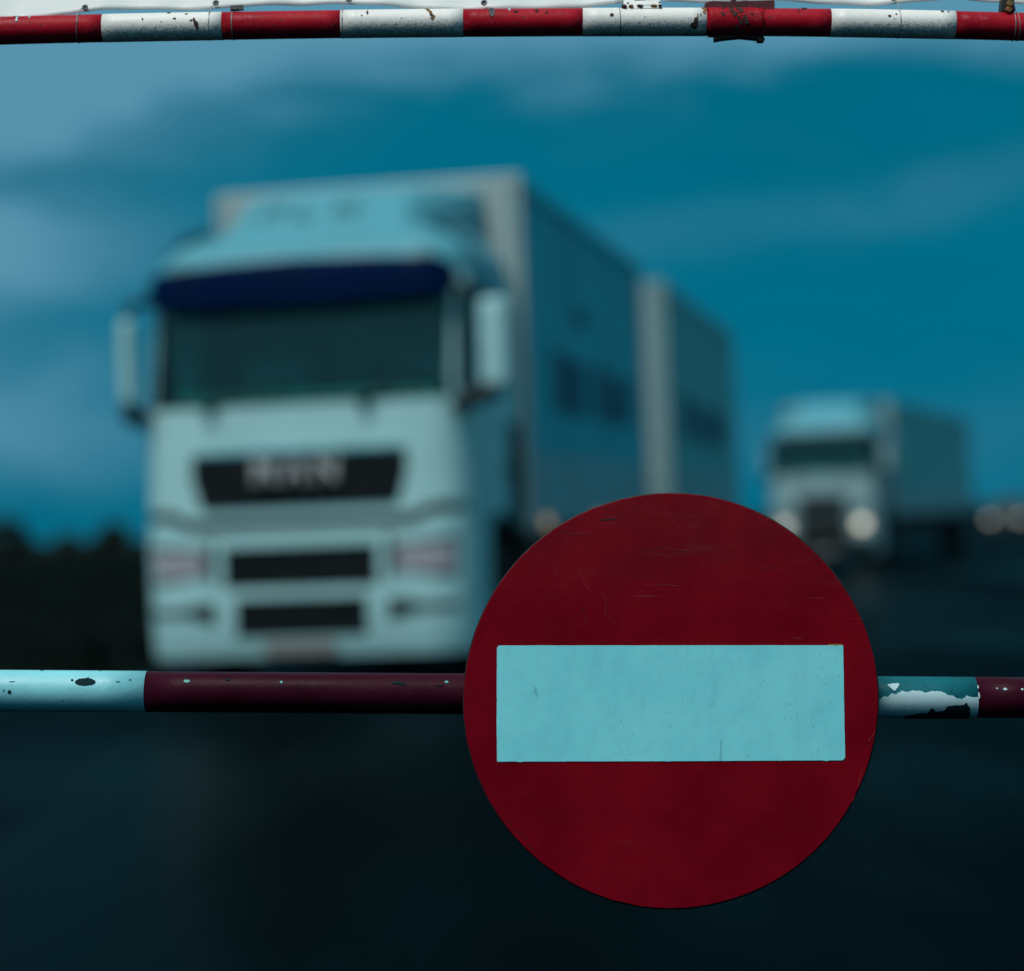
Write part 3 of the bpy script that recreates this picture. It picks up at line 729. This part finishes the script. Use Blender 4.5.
dk = [(905, 716), (910, 713.5), (915, 713), (919, 711.5), (928, 711.3), (930, 707), (933, 706.3), (935.5, 709.6), (941, 708.8), (945, 707.6), (947, 704.2), (953, 703.4), (960, 703.2), (964, 702.6), (966, 700.6), (968, 703.6), (970, 705.5), (970.6, 712)]
arm_patch('bare_patch', [(905, 1.3), (970.6, 1.3)], [(x, av(y, x)) for x, y in dk], bare_dark, arm, eps=.0022, nx=90, nz=8, jit=.012, seed=2)
arm_patch('paint_flake', [(889, av(684.4, 889)), (894, av(689.3, 894)), (896, av(689.5, 896)), (900.5, av(684, 900))], [(889, av(683.6, 889)), (893, av(683, 893)), (900.5, av(682.8, 900))], chip_white, arm, nx=20, nz=3, jit=.01, seed=3)
# chips through the white paint at the left
ce = [i/14 for i in range(15)]; cw = [max(.03, 1-(2*q-1)**2)**.55 for q in ce]; rj = random.Random(8)
arm_patch('paint_chip', [(75+20.5*q, av(680.9+3.5*k_+rj.gauss(0, .2), 85)) for q, k_ in zip(ce, cw)], [(75+20.5*q, av(680.5-3.0*k_-(1.1 if .5 < q < .66 else 0)+rj.gauss(0, .2), 85)) for q, k_ in zip(ce, cw)], bare_dark, arm, nx=42, nz=4, jit=.004, seed=4)
for k, (x, y, rx, ry, m) in enumerate(((9.6, 690.3, 1.9, 1.7, bare_dark), (72, 679.2, 1.4, 1.0, bare_dark), (4, 689, 1.0, .8, old_teal), (118, 680.8, 2.2, .6, old_teal), (130, 679.0, 1.6, .6, old_teal),
                        (39, 669.9, 2, .5, bare_dark), (98, 670.5, 1.5, .5, bare_dark), (12, 680.6, 3, .4, old_teal), (186.8, 680.2, 3.2, 1.3, chip_teal), (228, 678.9, 2.4, .8, bare_dark), (281.5, 681.2, 1.4, 1.2, chip_teal),
                        (398, 681.8, 6, 1.0, bare_dark), (404, 683.5, 3, .7, bare_dark), (447, 681.2, 2.0, 1.0, chip_teal), (440, 684.3, 5, .4, bare_dark),
                        (998, 687.4, .9, .6, chip_white), (1006, 688.0, 2.0, 1.1, chip_white), (1023, 688.2, 1.2, 1.0, chip_white), (979.2, 694, .8, 3.0, chip_white), (979.2, 686, .6, 1.5, chip_white))):
    ln = 6; hi = [(x-rx+2*rx*i/ln, av(y-ry*math.sqrt(max(.02, 1-(2*i/ln-1)**2)), x)) for i in range(ln+1)]
    lo = [(x-rx+2*rx*i/ln, av(y+ry*math.sqrt(max(.02, 1-(2*i/ln-1)**2)), x)) for i in range(ln+1)]
    arm_patch('paint_chip', lo, hi, m, arm, nx=12, nz=3, jit=.006, seed=20+k)
# stand carrying the arm, left of the view, and the fork it rests on at the right
pl = arm_pt(-560) - OFF
box('pivot_post', pl.x-.10, pl.x+.10, -.07-ARM_R-.04, .07, 0, pl.z+.14, post_red, arm, bev=.01)
box('foot_plate', pl.x-.18, pl.x+.18, -.20, .14, -.002, .015, galv, arm, bev=.004)
box('counterweight', pl.x-.42, pl.x-.12, -.08, .08, pl.z-.10, pl.z+.10, galv, arm, bev=.02)
pr = arm_pt(1700) - OFF
boxes('rest_fork', [(pr.x-.03, pr.x+.03, -.03, .03, 0, pr.z-ARM_R-.012), (pr.x-.03, pr.x+.03, -.05, .05, pr.z-ARM_R-.012, pr.z-ARM_R), (pr.x-.03, pr.x+.03, -.05, -ARM_R-.004, pr.z-ARM_R, pr.z+.05), (pr.x-.03, pr.x+.03, ARM_R+.004, .05, pr.z-ARM_R, pr.z+.05)], galv, arm)

# ================================================================== no-entry sign
def sign_red_mat():
    m = bpy.data.materials.new('sign_red'); m.use_nodes = True
    t = NT(m.node_tree); b = t.n['Principled BSDF']
    ov = t.new('ShaderNodeTexCoord').outputs['Object']
    mott = t.ramp(t.noise(ov, 7, 6, 0.62), .3, .72)
    smear = t.ramp(t.noise(t.scalevec(ov, (9, 9, 40)), 1.0, 5, .65, .3), .50, .78)
    sp = t.new('ShaderNodeSeparateXYZ'); t.l.new(ov, sp.inputs[0])
    col = t.mix(mott, (.150, .0006, .0070), (.225, .0010, .0098))
    dust = t.ramp(t.m('ADD', sp.outputs[2], t.m('MULTIPLY', t.noise(ov, 11, 4, .6), .10)), .14, .33)
    col = t.mix(t.m('MULTIPLY', t.m('ADD', t.m('MULTIPLY', smear, .55), .25), t.m('MULTIPLY', dust, .34)), col, (.115, .055, .05))
    col = t.mix(t.m('MULTIPLY', smear, .10), col, (.10, .03, .03))
    sc = t.noise(t.scalevec(ov, (14, 14, 240)), 1.0, 2, .5, .6)
    col = t.mix(t.m('MULTIPLY', t.ramp(sc, .72, .76), .25), col, (.20, .10, .10))
    pit = t.ramp(t.noise(ov, 190, 2, .5), .735, .76)
    col = t.mix(t.m('MULTIPLY', pit, .7), col, (.01, .004, .005))
    t.l.new(col, b.inputs['Base Color'])
    t.l.new(t.ramp(mott, 0, 1, .42, .58), b.inputs['Roughness']); b.inputs['Specular IOR Level'].default_value = .07
    bn = t.new('ShaderNodeBump'); bn.inputs['Strength'].default_value = .12; bn.inputs['Distance'].default_value = .002
    t.l.new(t.noise(ov, 30, 5, .6), bn.inputs['Height']); t.l.new(bn.outputs[0], b.inputs['Normal'])
    return m
def sign_white_mat():
    m = bpy.data.materials.new('sign_white'); m.use_nodes = True
    t = NT(m.node_tree); b = t.n['Principled BSDF']
    ov = t.new('ShaderNodeTexCoord').outputs['Object']
    mott = t.ramp(t.noise(ov, 10, 6, .62), .32, .70)
    smear = t.ramp(t.noise(t.scalevec(ov, (26, 26, 9)), 1.0, 5, .7, .4), .52, .74)
    col = t.mix(mott, (.215, .780, .850), (.262, .860, .920))
    col = t.mix(t.m('MULTIPLY', smear, .30), col, (.17, .62, .70))
    col = t.mix(t.m('MULTIPLY', t.ramp(t.noise(ov, 48, 5, .7), .45, .68), .22), col, (.185, .66, .74))
    # a wiped, cleaner strip and dirt pin-holes
    sp = t.new('ShaderNodeSeparateXYZ'); t.l.new(ov, sp.inputs[0])
    strip = t.ramp(t.m('ABSOLUTE', t.m('SUBTRACT', sp.outputs[0], .186)), .013, .008)
    col = t.mix(t.m('MULTIPLY', strip, .5), col, (.25, .76, .82))
    zone = t.ramp(t.noise(ov, 8, 3, .5), .46, .64)
    pits = t.m('MULTIPLY', t.ramp(t.noise(ov, 230, 2, .6), .675, .72), zone)
    col = t.mix(t.m('MULTIPLY', pits, .6), col, (.05, .22, .26))
    cr = t.noise(t.scalevec(ov, (90, 90, 14)), 1.0, 2, .5, 1.2)
    col = t.mix(t.m('MULTIPLY', t.ramp(cr, .73, .76), .4), col, (.08, .32, .38))
    t.l.new(col, b.inputs['Base Color']); b.inputs['Roughness'].default_value = .55; b.inputs['Specular IOR Level'].default_value = .3
    bn = t.new('ShaderNodeBump'); bn.inputs['Strength'].default_value = .12; bn.inputs['Distance'].default_value = .0015
    t.l.new(t.noise(ov, 60, 5, .6), bn.inputs['Height']); t.l.new(bn.outputs[0], b.inputs['Normal'])
    return m
SPX = Y_SIGN / F_PX
sc_ = ray_plane(671.0, 701.0, Y_SIGN)
TILT = math.atan2(ARM_D.z, ARM_D.x) + R(.4)
sign = empty('no_entry_sign', sc_, 0, 'round dark red no-entry sign with pale blue-white bar, fixed to the lower pole', 'sign')
sign.rotation_euler = (0, -math.atan2(A1.z-A0.z, A1.x-A0.x) - R(.39), 0)
RS = 208.0*SPX
rnd = random.Random(3); N = 180
def disc(name, r, y0, y1, m, wob=0.0, bev=.0012):
    vs, fs = [], []
    rr = [r + wob*(rnd.gauss(0, .35) + math.sin(k*.21)*.5) for k in range(N)]
    for (y, d) in ((y0, -bev), (y0+bev, 0.0), (y1, 0.0)):
        for k in range(N):
            a = 2*math.pi*k/N; vs.append(((rr[k]+d)*math.cos(a), y, (rr[k]+d)*math.sin(a)))
    for i in range(2):
        for k in range(N): fs.append((i*N+k, i*N+(k+1) % N, (i+1)*N+(k+1) % N, (i+1)*N+k))
    fs.append(tuple(range(N))[::-1]); fs.append(tuple(2*N+k for k in range(N)))
    return link(name, mesh(name, vs, fs), m, sign)
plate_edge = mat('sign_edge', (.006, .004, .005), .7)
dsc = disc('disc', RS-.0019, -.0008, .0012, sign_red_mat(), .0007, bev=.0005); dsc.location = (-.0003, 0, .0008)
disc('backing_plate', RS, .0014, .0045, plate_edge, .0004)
# pale bar with worn corners and slightly ragged edges
def sgn(px, py): 
    p = ray_plane(px, py, Y_SIGN) - sc_; a = sign.rotation_euler.y
    m_ = Matrix.Rotation(-a, 3, 'Y'); return m_ @ p
outline = [(499, 645.4), (843, 645.2), (843.6, 680), (844.2, 720), (845.0, 757.5), (842.5, 760.2), (760, 760.6), (640, 761.2), (520, 761.4), (497.0, 761.5), (496.6, 720), (496.8, 680), (497.0, 647.6)]
dense = []
for (a, b) in zip(outline, outline[1:]+outline[:1]):
    n = max(1, int(math.hypot(b[0]-a[0], b[1]-a[1])/4))
    for i in range(n):
        f = i/n; j = (.25 if rnd.random() < .06 else .06) if n > 2 else 0
        dense.append((a[0]+(b[0]-a[0])*f + rnd.gauss(0, j), a[1]+(b[1]-a[1])*f + rnd.gauss(0, j)))
vs = []
for (x, y) in dense: p = sgn(x, y); vs.append((p.x, -.0016, p.z))
n = len(vs); vs += [(v[0], -.0005, v[2]) for v in vs]
fs = [tuple(range(n)), tuple(range(n, 2*n))[::-1]] + [(i, n+i, n+(i+1) % n, (i+1) % n) for i in range(n)]
link('pale_bar', mesh('pale_bar', vs, fs), sign_white_mat(), sign)
# older yellow edge showing at one corner
ya, yb = sgn(828, 645.4), sgn(842, 644.0)
box('old_paint_edge', ya.x, yb.x, -.0013, -.0005, ya.z-.0005, yb.z, mat('old_yellow', (.30, .16, .01), .6), sign)
# fine scratches in the enamel
def scratch(pts, wpx, m):
    P = [sgn(x, y) for x, y in pts]; vs, fs = [], []
    for i, p in enumerate(P):
        d = (P[min(i+1, len(P)-1)]-P[max(0, i-1)]); nn = Vector((-d.z, 0, d.x)).normalized()*wpx*SPX*(.25+.75*random.random())/2
        for y in (-.00115, -.0007): vs += [(p.x+nn.x, y, p.z+nn.z), (p.x-nn.x, y, p.z-nn.z)]
    for i in range(len(P)-1):
        k = 4*i; fs += [(k, k+1, k+5, k+4), (k, k+4, k+6, k+2), (k+1, k+3, k+7, k+5)]
    link('scratch', mesh('scratch', vs, fs), m, sign)
sl = mat('scratch_pale', (.20, .022, .026), .6); sd = mat('scratch_dark', (.03, .002, .004), .6); so = mat('scratch_orange', (.25, .025, .015), .6)
scratch([(577, 567), (581, 574), (585, 583), (589, 590)], .6, sl)
scratch([(582, 607), (585, 616), (586, 624)], .6, sd)
scratch([(602, 593), (606, 597), (606, 604), (605, 613), (609, 618), (616, 625)], .7, sl)
scratch([(659, 584.5), (667, 584.9), (678, 586)], .8, sl)
scratch([(553, 563), (556, 572)], .6, sl); scratch([(600, 520), (616, 519)], 1.4, sd); scratch([(610, 519.5), (606, 521)], 1.0, sd)
scratch([(863, 768), (860, 777), (858, 786)], .7, so); scratch([(855, 796), (852, 801)], .8, so)
scratch([(868, 741), (873, 735), (875, 731)], .9, sl)
scratch([(503, 820), (509, 822), (514, 823)], .8, sd); scratch([(509, 826), (520, 834), (527, 839)], .8, sd); scratch([(527, 845), (534, 849), (538, 853)], .8, sd)
scratch([(560, 531), (575, 534), (590, 533)], .7, sl); scratch([(640, 551), (660, 548), (690, 551)], .6, sl); scratch([(760, 570), (768, 566), (779, 570)], .6, sl)
# clamps that hold the disc on the pole (behind)
ax = arm_pt(671) - sc_; inv = Matrix.Rotation(-sign.rotation_euler.y, 3, 'Y')
for dx in (-.16, .16):
    c = inv @ (arm_pt(671+dx/PX) - sc_)
    br = boxes('clamp', [(c.x-.018, c.x+.018, .0046, c.y-ARM_R-.0008, c.z-.055, c.z+.055)], galv, sign)
    tube('clamp_band', [(c.x, c.y + math.cos(a)*(ARM_R+.0045)*1.0, c.z + math.sin(a)*(ARM_R+.0045)) for a in [R(-105+210*i/16) for i in range(17)]], .0035, galv, br, seg=6)

# ================================================================== upper pole
Y_TOP = 3.22
TPX = Y_TOP / F_PX
top_white = paint('pole_white', (0.82, 0.81, 0.76), 0.5, speck=(.05, .05, .05), speck_thr=.67, grime=.7, rust=.25, tone=.06)
top_red = paint('pole_red', (0.38, 0.006, 0.018), 0.42, dust=(.42, .10, .11), speck=(.03, .02, .02), speck_thr=.62, grime=0.0, streaks=.2, tone=.25, spec=.10)
rust_dark = mat('rust_dark', (.035, .014, .010), .8, var=.5, vscale=90, bump=.5, bscale=300)
rust_orange = mat('rust_orange', (.20, .085, .02), .8, var=.5, vscale=200)
wire_mat = mat('tie_wire', (.26, .27, .27), .5, metal=.4)
top_c = [(-420, 46), (-200, 37.5), (0, 30.4), (100, 28.2), (180, 26.6), (340, 24.0), (500, 22.6), (660, 21.9), (740, 22.0), (820, 22.5), (957, 25.0), (1024, 26.6), (1200, 32), (1440, 41)]
def smooth_tab(x):
    return sum(interp(x+d, top_c) for d in (-60, -30, 0, 30, 60))/5
TR = 14.1*TPX
def top_pt(px): return ray_plane(512+(px-512)*.9935, smooth_tab(px), Y_TOP)
gl0 = top_pt(-400)
rail = empty('striped_frame', (gl0.x, Y_TOP, 0), 0, 'upper red and white striped steel pole running along the top of the picture', 'frame')
OT = Vector(rail.location)
edges = [(-400, -258, 0), (-258, -139, 1), (-139, -20, 1), (-20, 101, 0), (101, 221, 1), (221, 340, 0), (340, 463, 1), (463, 583, 0), (583, 707, 1), (707, 832, 0), (832, 957, 1), (957, 1078, 0), (1078, 1200, 1), (1200, 1400, 0)]
edges[1] = (-258, -139, 1); edges[2] = (-139, -20, 0); edges[3] = (-20, 101, 0); edges[2] = (-139, -20, 1); edges[1] = (-258, -139, 0); edges[0] = (-400, -258, 1)
for a, b, k in edges:
    n = 8; c = (top_pt(a)+top_pt(b))/2 - OT
    o = tube('painted_band', [top_pt(a+(b-a)*i/n)-OT-c for i in range(n+1)], TR - (.0003 if k == 0 else 0), top_white if k else top_red, rail, seg=40); o.location = c
def ring(name, px, wpx, extra, m, parent, slant=0.0, a0=-180, a1=180, thick=.0012):
    """band or wire wrapped round the upper pole"""
    c = top_pt(px)-OT; pts = []
    for i in range(29):
        a = R(a0+(a1-a0)*i/28); pts.append((c.x+slant*TPX*math.sin(a), c.y-math.cos(a)*(TR+extra), c.z+math.sin(a)*(TR+extra)))
    return tube(name, pts, wpx*TPX/2, m, parent, seg=6)
def top_patch(name, xl, xr, ylo, yhi, m, seed=0, jit=.6, eps=.0008, n=14):
    """small rust or scuff mark following the pole; rows are picture rows"""
    rr_ = random.Random(seed); fr, bk = [], []
    for i in range(n+1):
        x = xl(i/n) if callable(xl) else xl+(xr-xl)*i/n
        e_ = max(.06, 1-(2*i/n-1)**2)**.6; yc = (ylo+yhi)/2
        a = yc+(ylo-yc)*e_+rr_.gauss(0, jit*.5); b = yc+(yhi-yc)*e_+rr_.gauss(0, jit*.5)
        c1, c2 = [], []
        for j in range(4):
            y = a+(b-a)*j/3; v = max(-.99, min(.99, (y-smooth_tab(x))/14.1)); p = top_pt(x)-OT
            for arr, e in ((c1, eps), (c2, -.0003)):
                q = TR+e; arr.append(p+Vector((0, -math.sqrt(1-v*v)*q, -v*q)))
        fr.append(c1); bk.append(c2)
    vs, fs = grid(fr); k = len(vs); v2, f2 = grid(bk); vs += v2; fs += [tuple(k+q for q in f[::-1]) for f in f2]
    for c in range(n): fs += [(c*4, k+c*4, k+(c+1)*4, (c+1)*4), (c*4+3, (c+1)*4+3, k+(c+1)*4+3, k+c*4+3)]
    return link(name, mesh(name, vs, fs), m, rail)
# rust runs and scuffs
for k, (x, y) in enumerate(((427, 10), (428.5, 12.5), (430.5, 15), (431.5, 17.5), (433.5, 19.5), (432, 21.5))):
    top_patch('rust_run', x-1.6, x+1.8, y-1.6, y+1.6, rust_orange if k % 3 else rust_dark, seed=k, n=6)
for k, (x, y, rx, ry) in enumerate(((194, 23, 1.2, 2.5), (196, 27, 2.2, 3.0), (197, 31, 1.4, 1.5), (191, 23.5, 1.5, .7), (186, 16.3, 1.6, .6), (175, 21.5, 1, .8), (367.5, 15, 1.0, 2.2), (362, 18.5, .8, .6),
                                  (168, 14.6, 1.8, .8), (174, 21.5, 1.0, .8), (142.5, 22, .8, 1.0), (696, 24, 2.4, 3.6), (694, 28, 4, 3), (698, 19, .5, 3), (701, 18, .5, 2), (612, 18, 2.0, 1.6),
                                  (944, 13.5, 1.6, 1.0), (950, 13.8, 1.0, .8), (890, 19, 1.6, 1.2), (897, 17, 1.0, .8), (722, 13, 1.8, 1.0), (806, 9.8, 2.6, 1.6), (800, 12.5, .6, 2.4), (516, 14, 2.4, 1.0), (537, 13, 1.6, 2.0), (547, 15, 1.0, 1.6))):
    top_patch('rust_spot', x-rx, x+rx, y-ry, y+ry, rust_dark, seed=40+k, jit=.35*min(1.6, ry), n=8)
for (x, y) in ((706, 12), (705, 15), (704.5, 9.5)): top_patch('rust_spot', x-1.8, x+1.6, y-2, y+2, rust_orange, seed=int(x+y), n=6)
top_patch('tar_smear', 489, 495, 8.6, 19.4, mat('tar', (.035, .032, .035), .5), seed=77, jit=.8)
for pts in (((16, 18.5), (17, 21), (15.5, 24.5)), ((12, 17.2), (17, 18)), ((28, 19), (29.5, 20.5)), ((509.5, 8.8), (510, 13.5))):
    for (a, b) in zip(pts, pts[1:]):
        top_patch('paint_scuff', min(a[0], b[0])-.5, max(a[0], b[0])+.5, a[1], b[1], chip_white, seed=int(a[0]), jit=.2, n=5)
# wire rings round the pole
for px, wd, m, sl_ in ((76.5, 1.1, wire_mat, 1.5), (208.5, 1.0, wire_mat, 1.0), (231.5, 1.6, wire_mat, .3), (342, 1.0, wire_mat, .5), (620.5, 1.0, rust_dark, 0), (763.5, 1.3, wire_mat, -.3), (901, 1.0, wire_mat, .6), (1016, 1.4, wire_mat, .5), (1020, 1.2, wire_mat, -.3)):
    ring('wire_ring', px, wd*.7, .0002, m, rail, sl_)
# welded sleeve with torn lip
slv = bmesh.new()
c = top_pt(738)-OT
def sleeve_part(a, b, extra, wob, seed, name, m, parent):
    rr_ = random.Random(seed); vs, fs = [], []; seg = 40; n = 14
    for i in range(n+1):
        x = a+(b-a)*i/n; p = top_pt(x)-OT
        for k in range(seg):
            t_ = 2*math.pi*k/seg; q = TR+extra+rr_.gauss(0, wob)
            vs.append((p.x + (rr_.gauss(0, .0012) if i in (0, n) else 0), p.y+math.cos(t_)*q, p.z+math.sin(t_)*q))
    for i in range(n):
        for k in range(seg): fs.append((i*seg+k, i*seg+(k+1) % seg, (i+1)*seg+(k+1) % seg, (i+1)*seg+k))
    fs += [tuple(range(seg))[::-1], tuple(n*seg+k for k in range(seg))]
    return link(name, mesh(name, vs, fs), m, parent, smooth=True)
sleeve = sleeve_part(709, 764, .0016, .00025, 9, 'sleeve', top_red, rail)
def lump(name, pts, y0, y1, m, parent, seed=0, jit=.0):
    """extruded outline standing in the pole's plane; points are picture points"""
    rr_ = random.Random(seed); P = [ray_plane(x+rr_.gauss(0, jit), y+rr_.gauss(0, jit), Y_TOP)-OT for x, y in pts]; n = len(P)
    vs = [(p.x, y0, p.z) for p in P] + [(p.x, y1, p.z) for p in P]
    fs = [tuple(range(n)), tuple(range(n, 2*n))[::-1]] + [(i, n+i, n+(i+1) % n, (i+1) % n) for i in range(n)]
    return link(name, mesh(name, vs, fs), m, parent)
sr = paint('sleeve_rusty', (.10, .010, .014), .6, speck=(.02, .008, .006), speck_thr=.52, tone=.4)
lump('sleeve_lip', [(704.5, 11), (704.8, 4.4), (712, 2.6), (730, 4.0), (745, 3.0), (773.5, 2.2), (774, 7.5), (773, 10.5)], -.012, .014, sr, sleeve, 4, .15)
lump('sleeve_lip', [(731, 6), (731, -3), (735, -4), (735.5, 6)], -.010, .004, sr, sleeve, 5, .15)
lump('torn_flange', [(713.8, 33), (714, 41.2), (724, 39.6), (740, 38.0), (757, 39.6), (757.5, 41.6), (763.5, 42.2), (764.8, 40.4), (763, 37.6), (762, 33)], -.008, .010, rust_dark, sleeve, 6, .15)
for k in range(10):
    x, y = random.uniform(730, 748), random.uniform(6, 30)
    top_patch('weld_spatter', x-2.2, x+2.2, y-2.4, y+2.4, rust_dark, seed=90+k, jit=.9, eps=.0024, n=6)
for k in range(9):
    x, y = random.uniform(711, 762), random.uniform(8, 22)
    top_patch('weld_spatter', x-1.4, x+1.6, y-1.0, y+1.0, rust_dark, seed=120+k, jit=.5, eps=.0024, n=6)
# upright stub (white, rusty weld) and small fitting
upm = paint('upright_white', (.74, .76, .73), .5, rust=.7, speck_thr=.64)
ua, ub = ray_plane(624, 10, Y_TOP)-OT, ray_plane(661.5, 10, Y_TOP)-OT
up_z = ua.z+.30; LEAN = 1.0
box('upright', ua.x, ub.x, -.012, .016, ua.z-.002, up_z, upm, rail, bev=.003, shear=lambda c: (c.x, c.y+(c.z-ua.z)*LEAN, c.z))
for k, (x, y, rx, ry) in enumerate(((625, 9.6, 2.6, 1.4), (632, 9.9, 2.2, .9), (641, 9.7, 3, .9), (655, 9.6, 3.2, 1.0), (661, 9.4, 1.8, 1.4))):
    top_patch('weld_bead', x-rx, x+rx, y-ry, y+ry, rust_orange if k % 2 else rust_dark, seed=200+k, eps=.005, jit=.4, n=6)
for k, (x, y, rx, ry) in enumerate(((627.5, 5.2, 1.0, .9), (640, 1.8, 6, .7), (650, 1.2, 3, .8), (659, 4.4, 1.0, .8), (645, .8, 4, .6))):
    p = ray_plane(x, y, Y_TOP)-OT; box('rust_spot', p.x-rx*TPX, p.x+rx*TPX, -.0132, -.0118, p.z-ry*TPX, p.z+ry*TPX, rust_dark, rail, bev=.0003, seg=1)
fit = lump('hose_fitting', [(999.5, 12.5), (1000.5, 5), (1001.5, -4), (1013, -4), (1012.5, 4), (1014, 12)], -.010, .010, mat('fitting_dark', (.02, .018, .015), .5), rail, 3, .3)
for x, y, m in ((1007.5, 6.0, mat('brass', (.42, .22, .07), .35, metal=.7)), (1006.5, 12.0, rust_orange)):
    p = ray_plane(x, y, Y_TOP)-OT; o = lathe_x('bolt', [(-.004, .0035), (.002, .005), (.005, .0035)], m, fit, seg=10, loc=(p.x, -.013, p.z)); o.rotation_euler = (0, 0, -math.pi/2)
# upper rail and posts, beyond the picture
u0, u1 = top_pt(-400)-OT, top_pt(1400)-OT
tube('upper_rail', [(u0.x, .31, up_z+.01), (u1.x, .31, up_z+.01)], .018, top_white, rail, seg=20)
for q in (u0, u1):
    tube('brace', [(q.x, 0, q.z), (q.x, .31, up_z+.01)], .018, top_white, rail, seg=12)
    tube('post', [(q.x, 0, -.005), (q.x, 0, q.z+.06)], .032, top_white, rail, seg=24)
    box('foot_plate', q.x-.1, q.x+.1, -.1, .1, -.004, .012, galv, rail, bev=.003)

# ================================================================== banner tied above the pole
def banner_mat():
    m = bpy.data.materials.new('banner_vinyl'); m.use_nodes = True
    t = NT(m.node_tree); b = t.n['Principled BSDF']; ov = t.new('ShaderNodeTexCoord').outputs['Object']
    n1 = t.ramp(t.noise(ov, 12, 5, .6), .3, .7)
    t.l.new(t.mix(n1, (.80, .82, .80), (.86, .87, .85)), b.inputs['Base Color']); b.inputs['Roughness'].default_value = .45
    tl_ = t.new('ShaderNodeBsdfTranslucent'); tl_.inputs[0].default_value = (.8, .83, .82, 1)
    mx = t.new('ShaderNodeMixShader'); mx.inputs[0].default_value = .25
    t.l.new(b.outputs[0], mx.inputs[1]); t.l.new(tl_.outputs[0], mx.inputs[2])
    t.l.new(mx.outputs[0], t.n['Material Output'].inputs['Surface']); return m
bmat = banner_mat()
def banner_edge(x):
    tab = [(-420, 24), (-260, 22), (-120, 24), (-60, 20), (0, 19), (40, 16.4), (60, 13.6), (80, 11.8), (105, 9.4), (130, 7.9), (160, 7.7), (185, 8.5), (212, 8.9), (228, 7.5), (250, 5.2), (280, 3.5), (310, 2.9), (335, 2.8), (350, 3.4), (380, 5.2), (410, 6.7), (440, 7.9), (460, 9.5), (500, 9.5), (548, 8.4), (575, 6.0), (600, 3.8), (627, 2.6)]
    return interp(x, tab)
def banner_edge2(x):
    tab = [(662, 1.2), (700, .6), (740, .2), (770, .0), (800, 1.6), (840, 3.2), (875, 4.0), (900, 3.0), (925, .4), (960, -1.5), (985, -1.0), (1005, .6), (1024, 2.8), (1060, 6), (1120, 9), (1200, 6), (1300, 9), (1400, 14)]
    return interp(x, tab)
def banner(name, xa, xb, edge, label, eyelets):
    base = ray_plane(xa, edge(xa), Y_TOP)
    root = empty(name, (base.x, Y_TOP+.004, base.z), 0, label, 'banner', 'vinyl banners tied above the upper pole')
    O = Vector(root.location); n = 110; cols, cols2 = [], []
    for i in range(n+1):
        x = xa+(xb-xa)*i/n; e = edge(x); p = ray_plane(x, e, Y_TOP)-O; col, col2 = [], []
        ztop = (OT.z+up_z+.006)-O.z
        for j in range(9):
            f = j/8; wv = .006*math.sin(x*.045+.6)*(1-.7*f) + .003*math.sin(x*.11+f*2)
            z = p.z+(ztop-p.z)*f**1.5
            ly = (z-p.z)*LEAN; col.append((p.x, .004+wv+ly, z)); col2.append((p.x, .0048+wv+ly, z))
        cols.append(col); cols2.append(col2)
    vs, fs = grid(cols); k = len(vs); v2, f2 = grid(cols2); vs += v2; fs += [tuple(k+q for q in f[::-1]) for f in f2]
    for c in range(n): fs += [(c*9, k+c*9, k+(c+1)*9, (c+1)*9), (c*9+8, (c+1)*9+8, k+(c+1)*9+8, k+c*9+8)]
    for r in range(8): fs += [(r, r+1, k+r+1, k+r), (n*9+r, k+n*9+r, k+n*9+r+1, n*9+r+1)]
    link('sheet', mesh('sheet', vs, fs), bmat, root, smooth=True)
    for (x, y, tx) in eyelets:
        p = ray_plane(x, y, Y_TOP)-O; seg = 14; wv = .006*math.sin(x*.045+.6) + .003*math.sin(x*.11)
        ey = tube('eyelet', [(p.x+.0032*math.cos(2*math.pi*q/seg), wv+.0015, p.z+.0032*math.sin(2*math.pi*q/seg)) for q in range(seg+1)], .0017, galv, root, seg=6)
        box('eyelet_hole', p.x-.0022, p.x+.0022, wv+.0022, wv+.0036, p.z-.0022, p.z+.0022, frame_steel, ey, bev=.0009)
        if tx is not None:
            q = top_pt(tx)-O
            tube('wire_tie', [(p.x, wv, p.z), ((p.x*.6+q.x*.4), -.010, p.z*.75+(q.z+TR)*.25), (q.x, q.y-TR*.55, q.z+TR*.95), (q.x, q.y-TR-.001, q.z+.002)], .0007, wire_mat, root, seg=6)
    return root
banner('banner', -330, 623, banner_edge, 'white wavy-edged banner above the upper pole, left of the rusty white upright', [(85, 7.4, 76.5), (216, 3.2, 208.5), (349, -1.5, 342), (484, 2.0, None), (-60, 8, None), (-200, 12, None)])
banner('banner', 663, 1360, banner_edge2, 'white banner strip barely visible above the upper pole, right of the rusty upright', [(894, -2.5, 901), (745, -5, None), (1040, -3, None), (1180, 0, None)])
# folded tape knot left of centre on the pole
tp = [ray_plane(x, y, Y_TOP) for x, y in ((230.5, 6.9), (243.5, 6.0), (243.8, 10.6), (231, 11.6))]
kn = empty('tape_knot', (tp[3].x, Y_TOP-.004, tp[3].z), 0, 'small dark grey folded tape tag on top of the upper pole', 'tape')
vs = [(p-Vector(kn.location)) for p in tp]; n = 4
me = mesh('fold', [(v.x, -.004, v.z) for v in vs]+[(v.x, .004, v.z) for v in vs], [(0, 1, 2, 3), (7, 6, 5, 4), (0, 4, 5, 1), (1, 5, 6, 2), (2, 6, 7, 3), (3, 7, 4, 0)])
link('fold', me, mat('grey_tape', (.09, .10, .11), .6, var=.3, vscale=200), kn)
box('fold', .001, .012, -.0058, -.0044, .001, .0042, MATS['grey_tape'], kn)
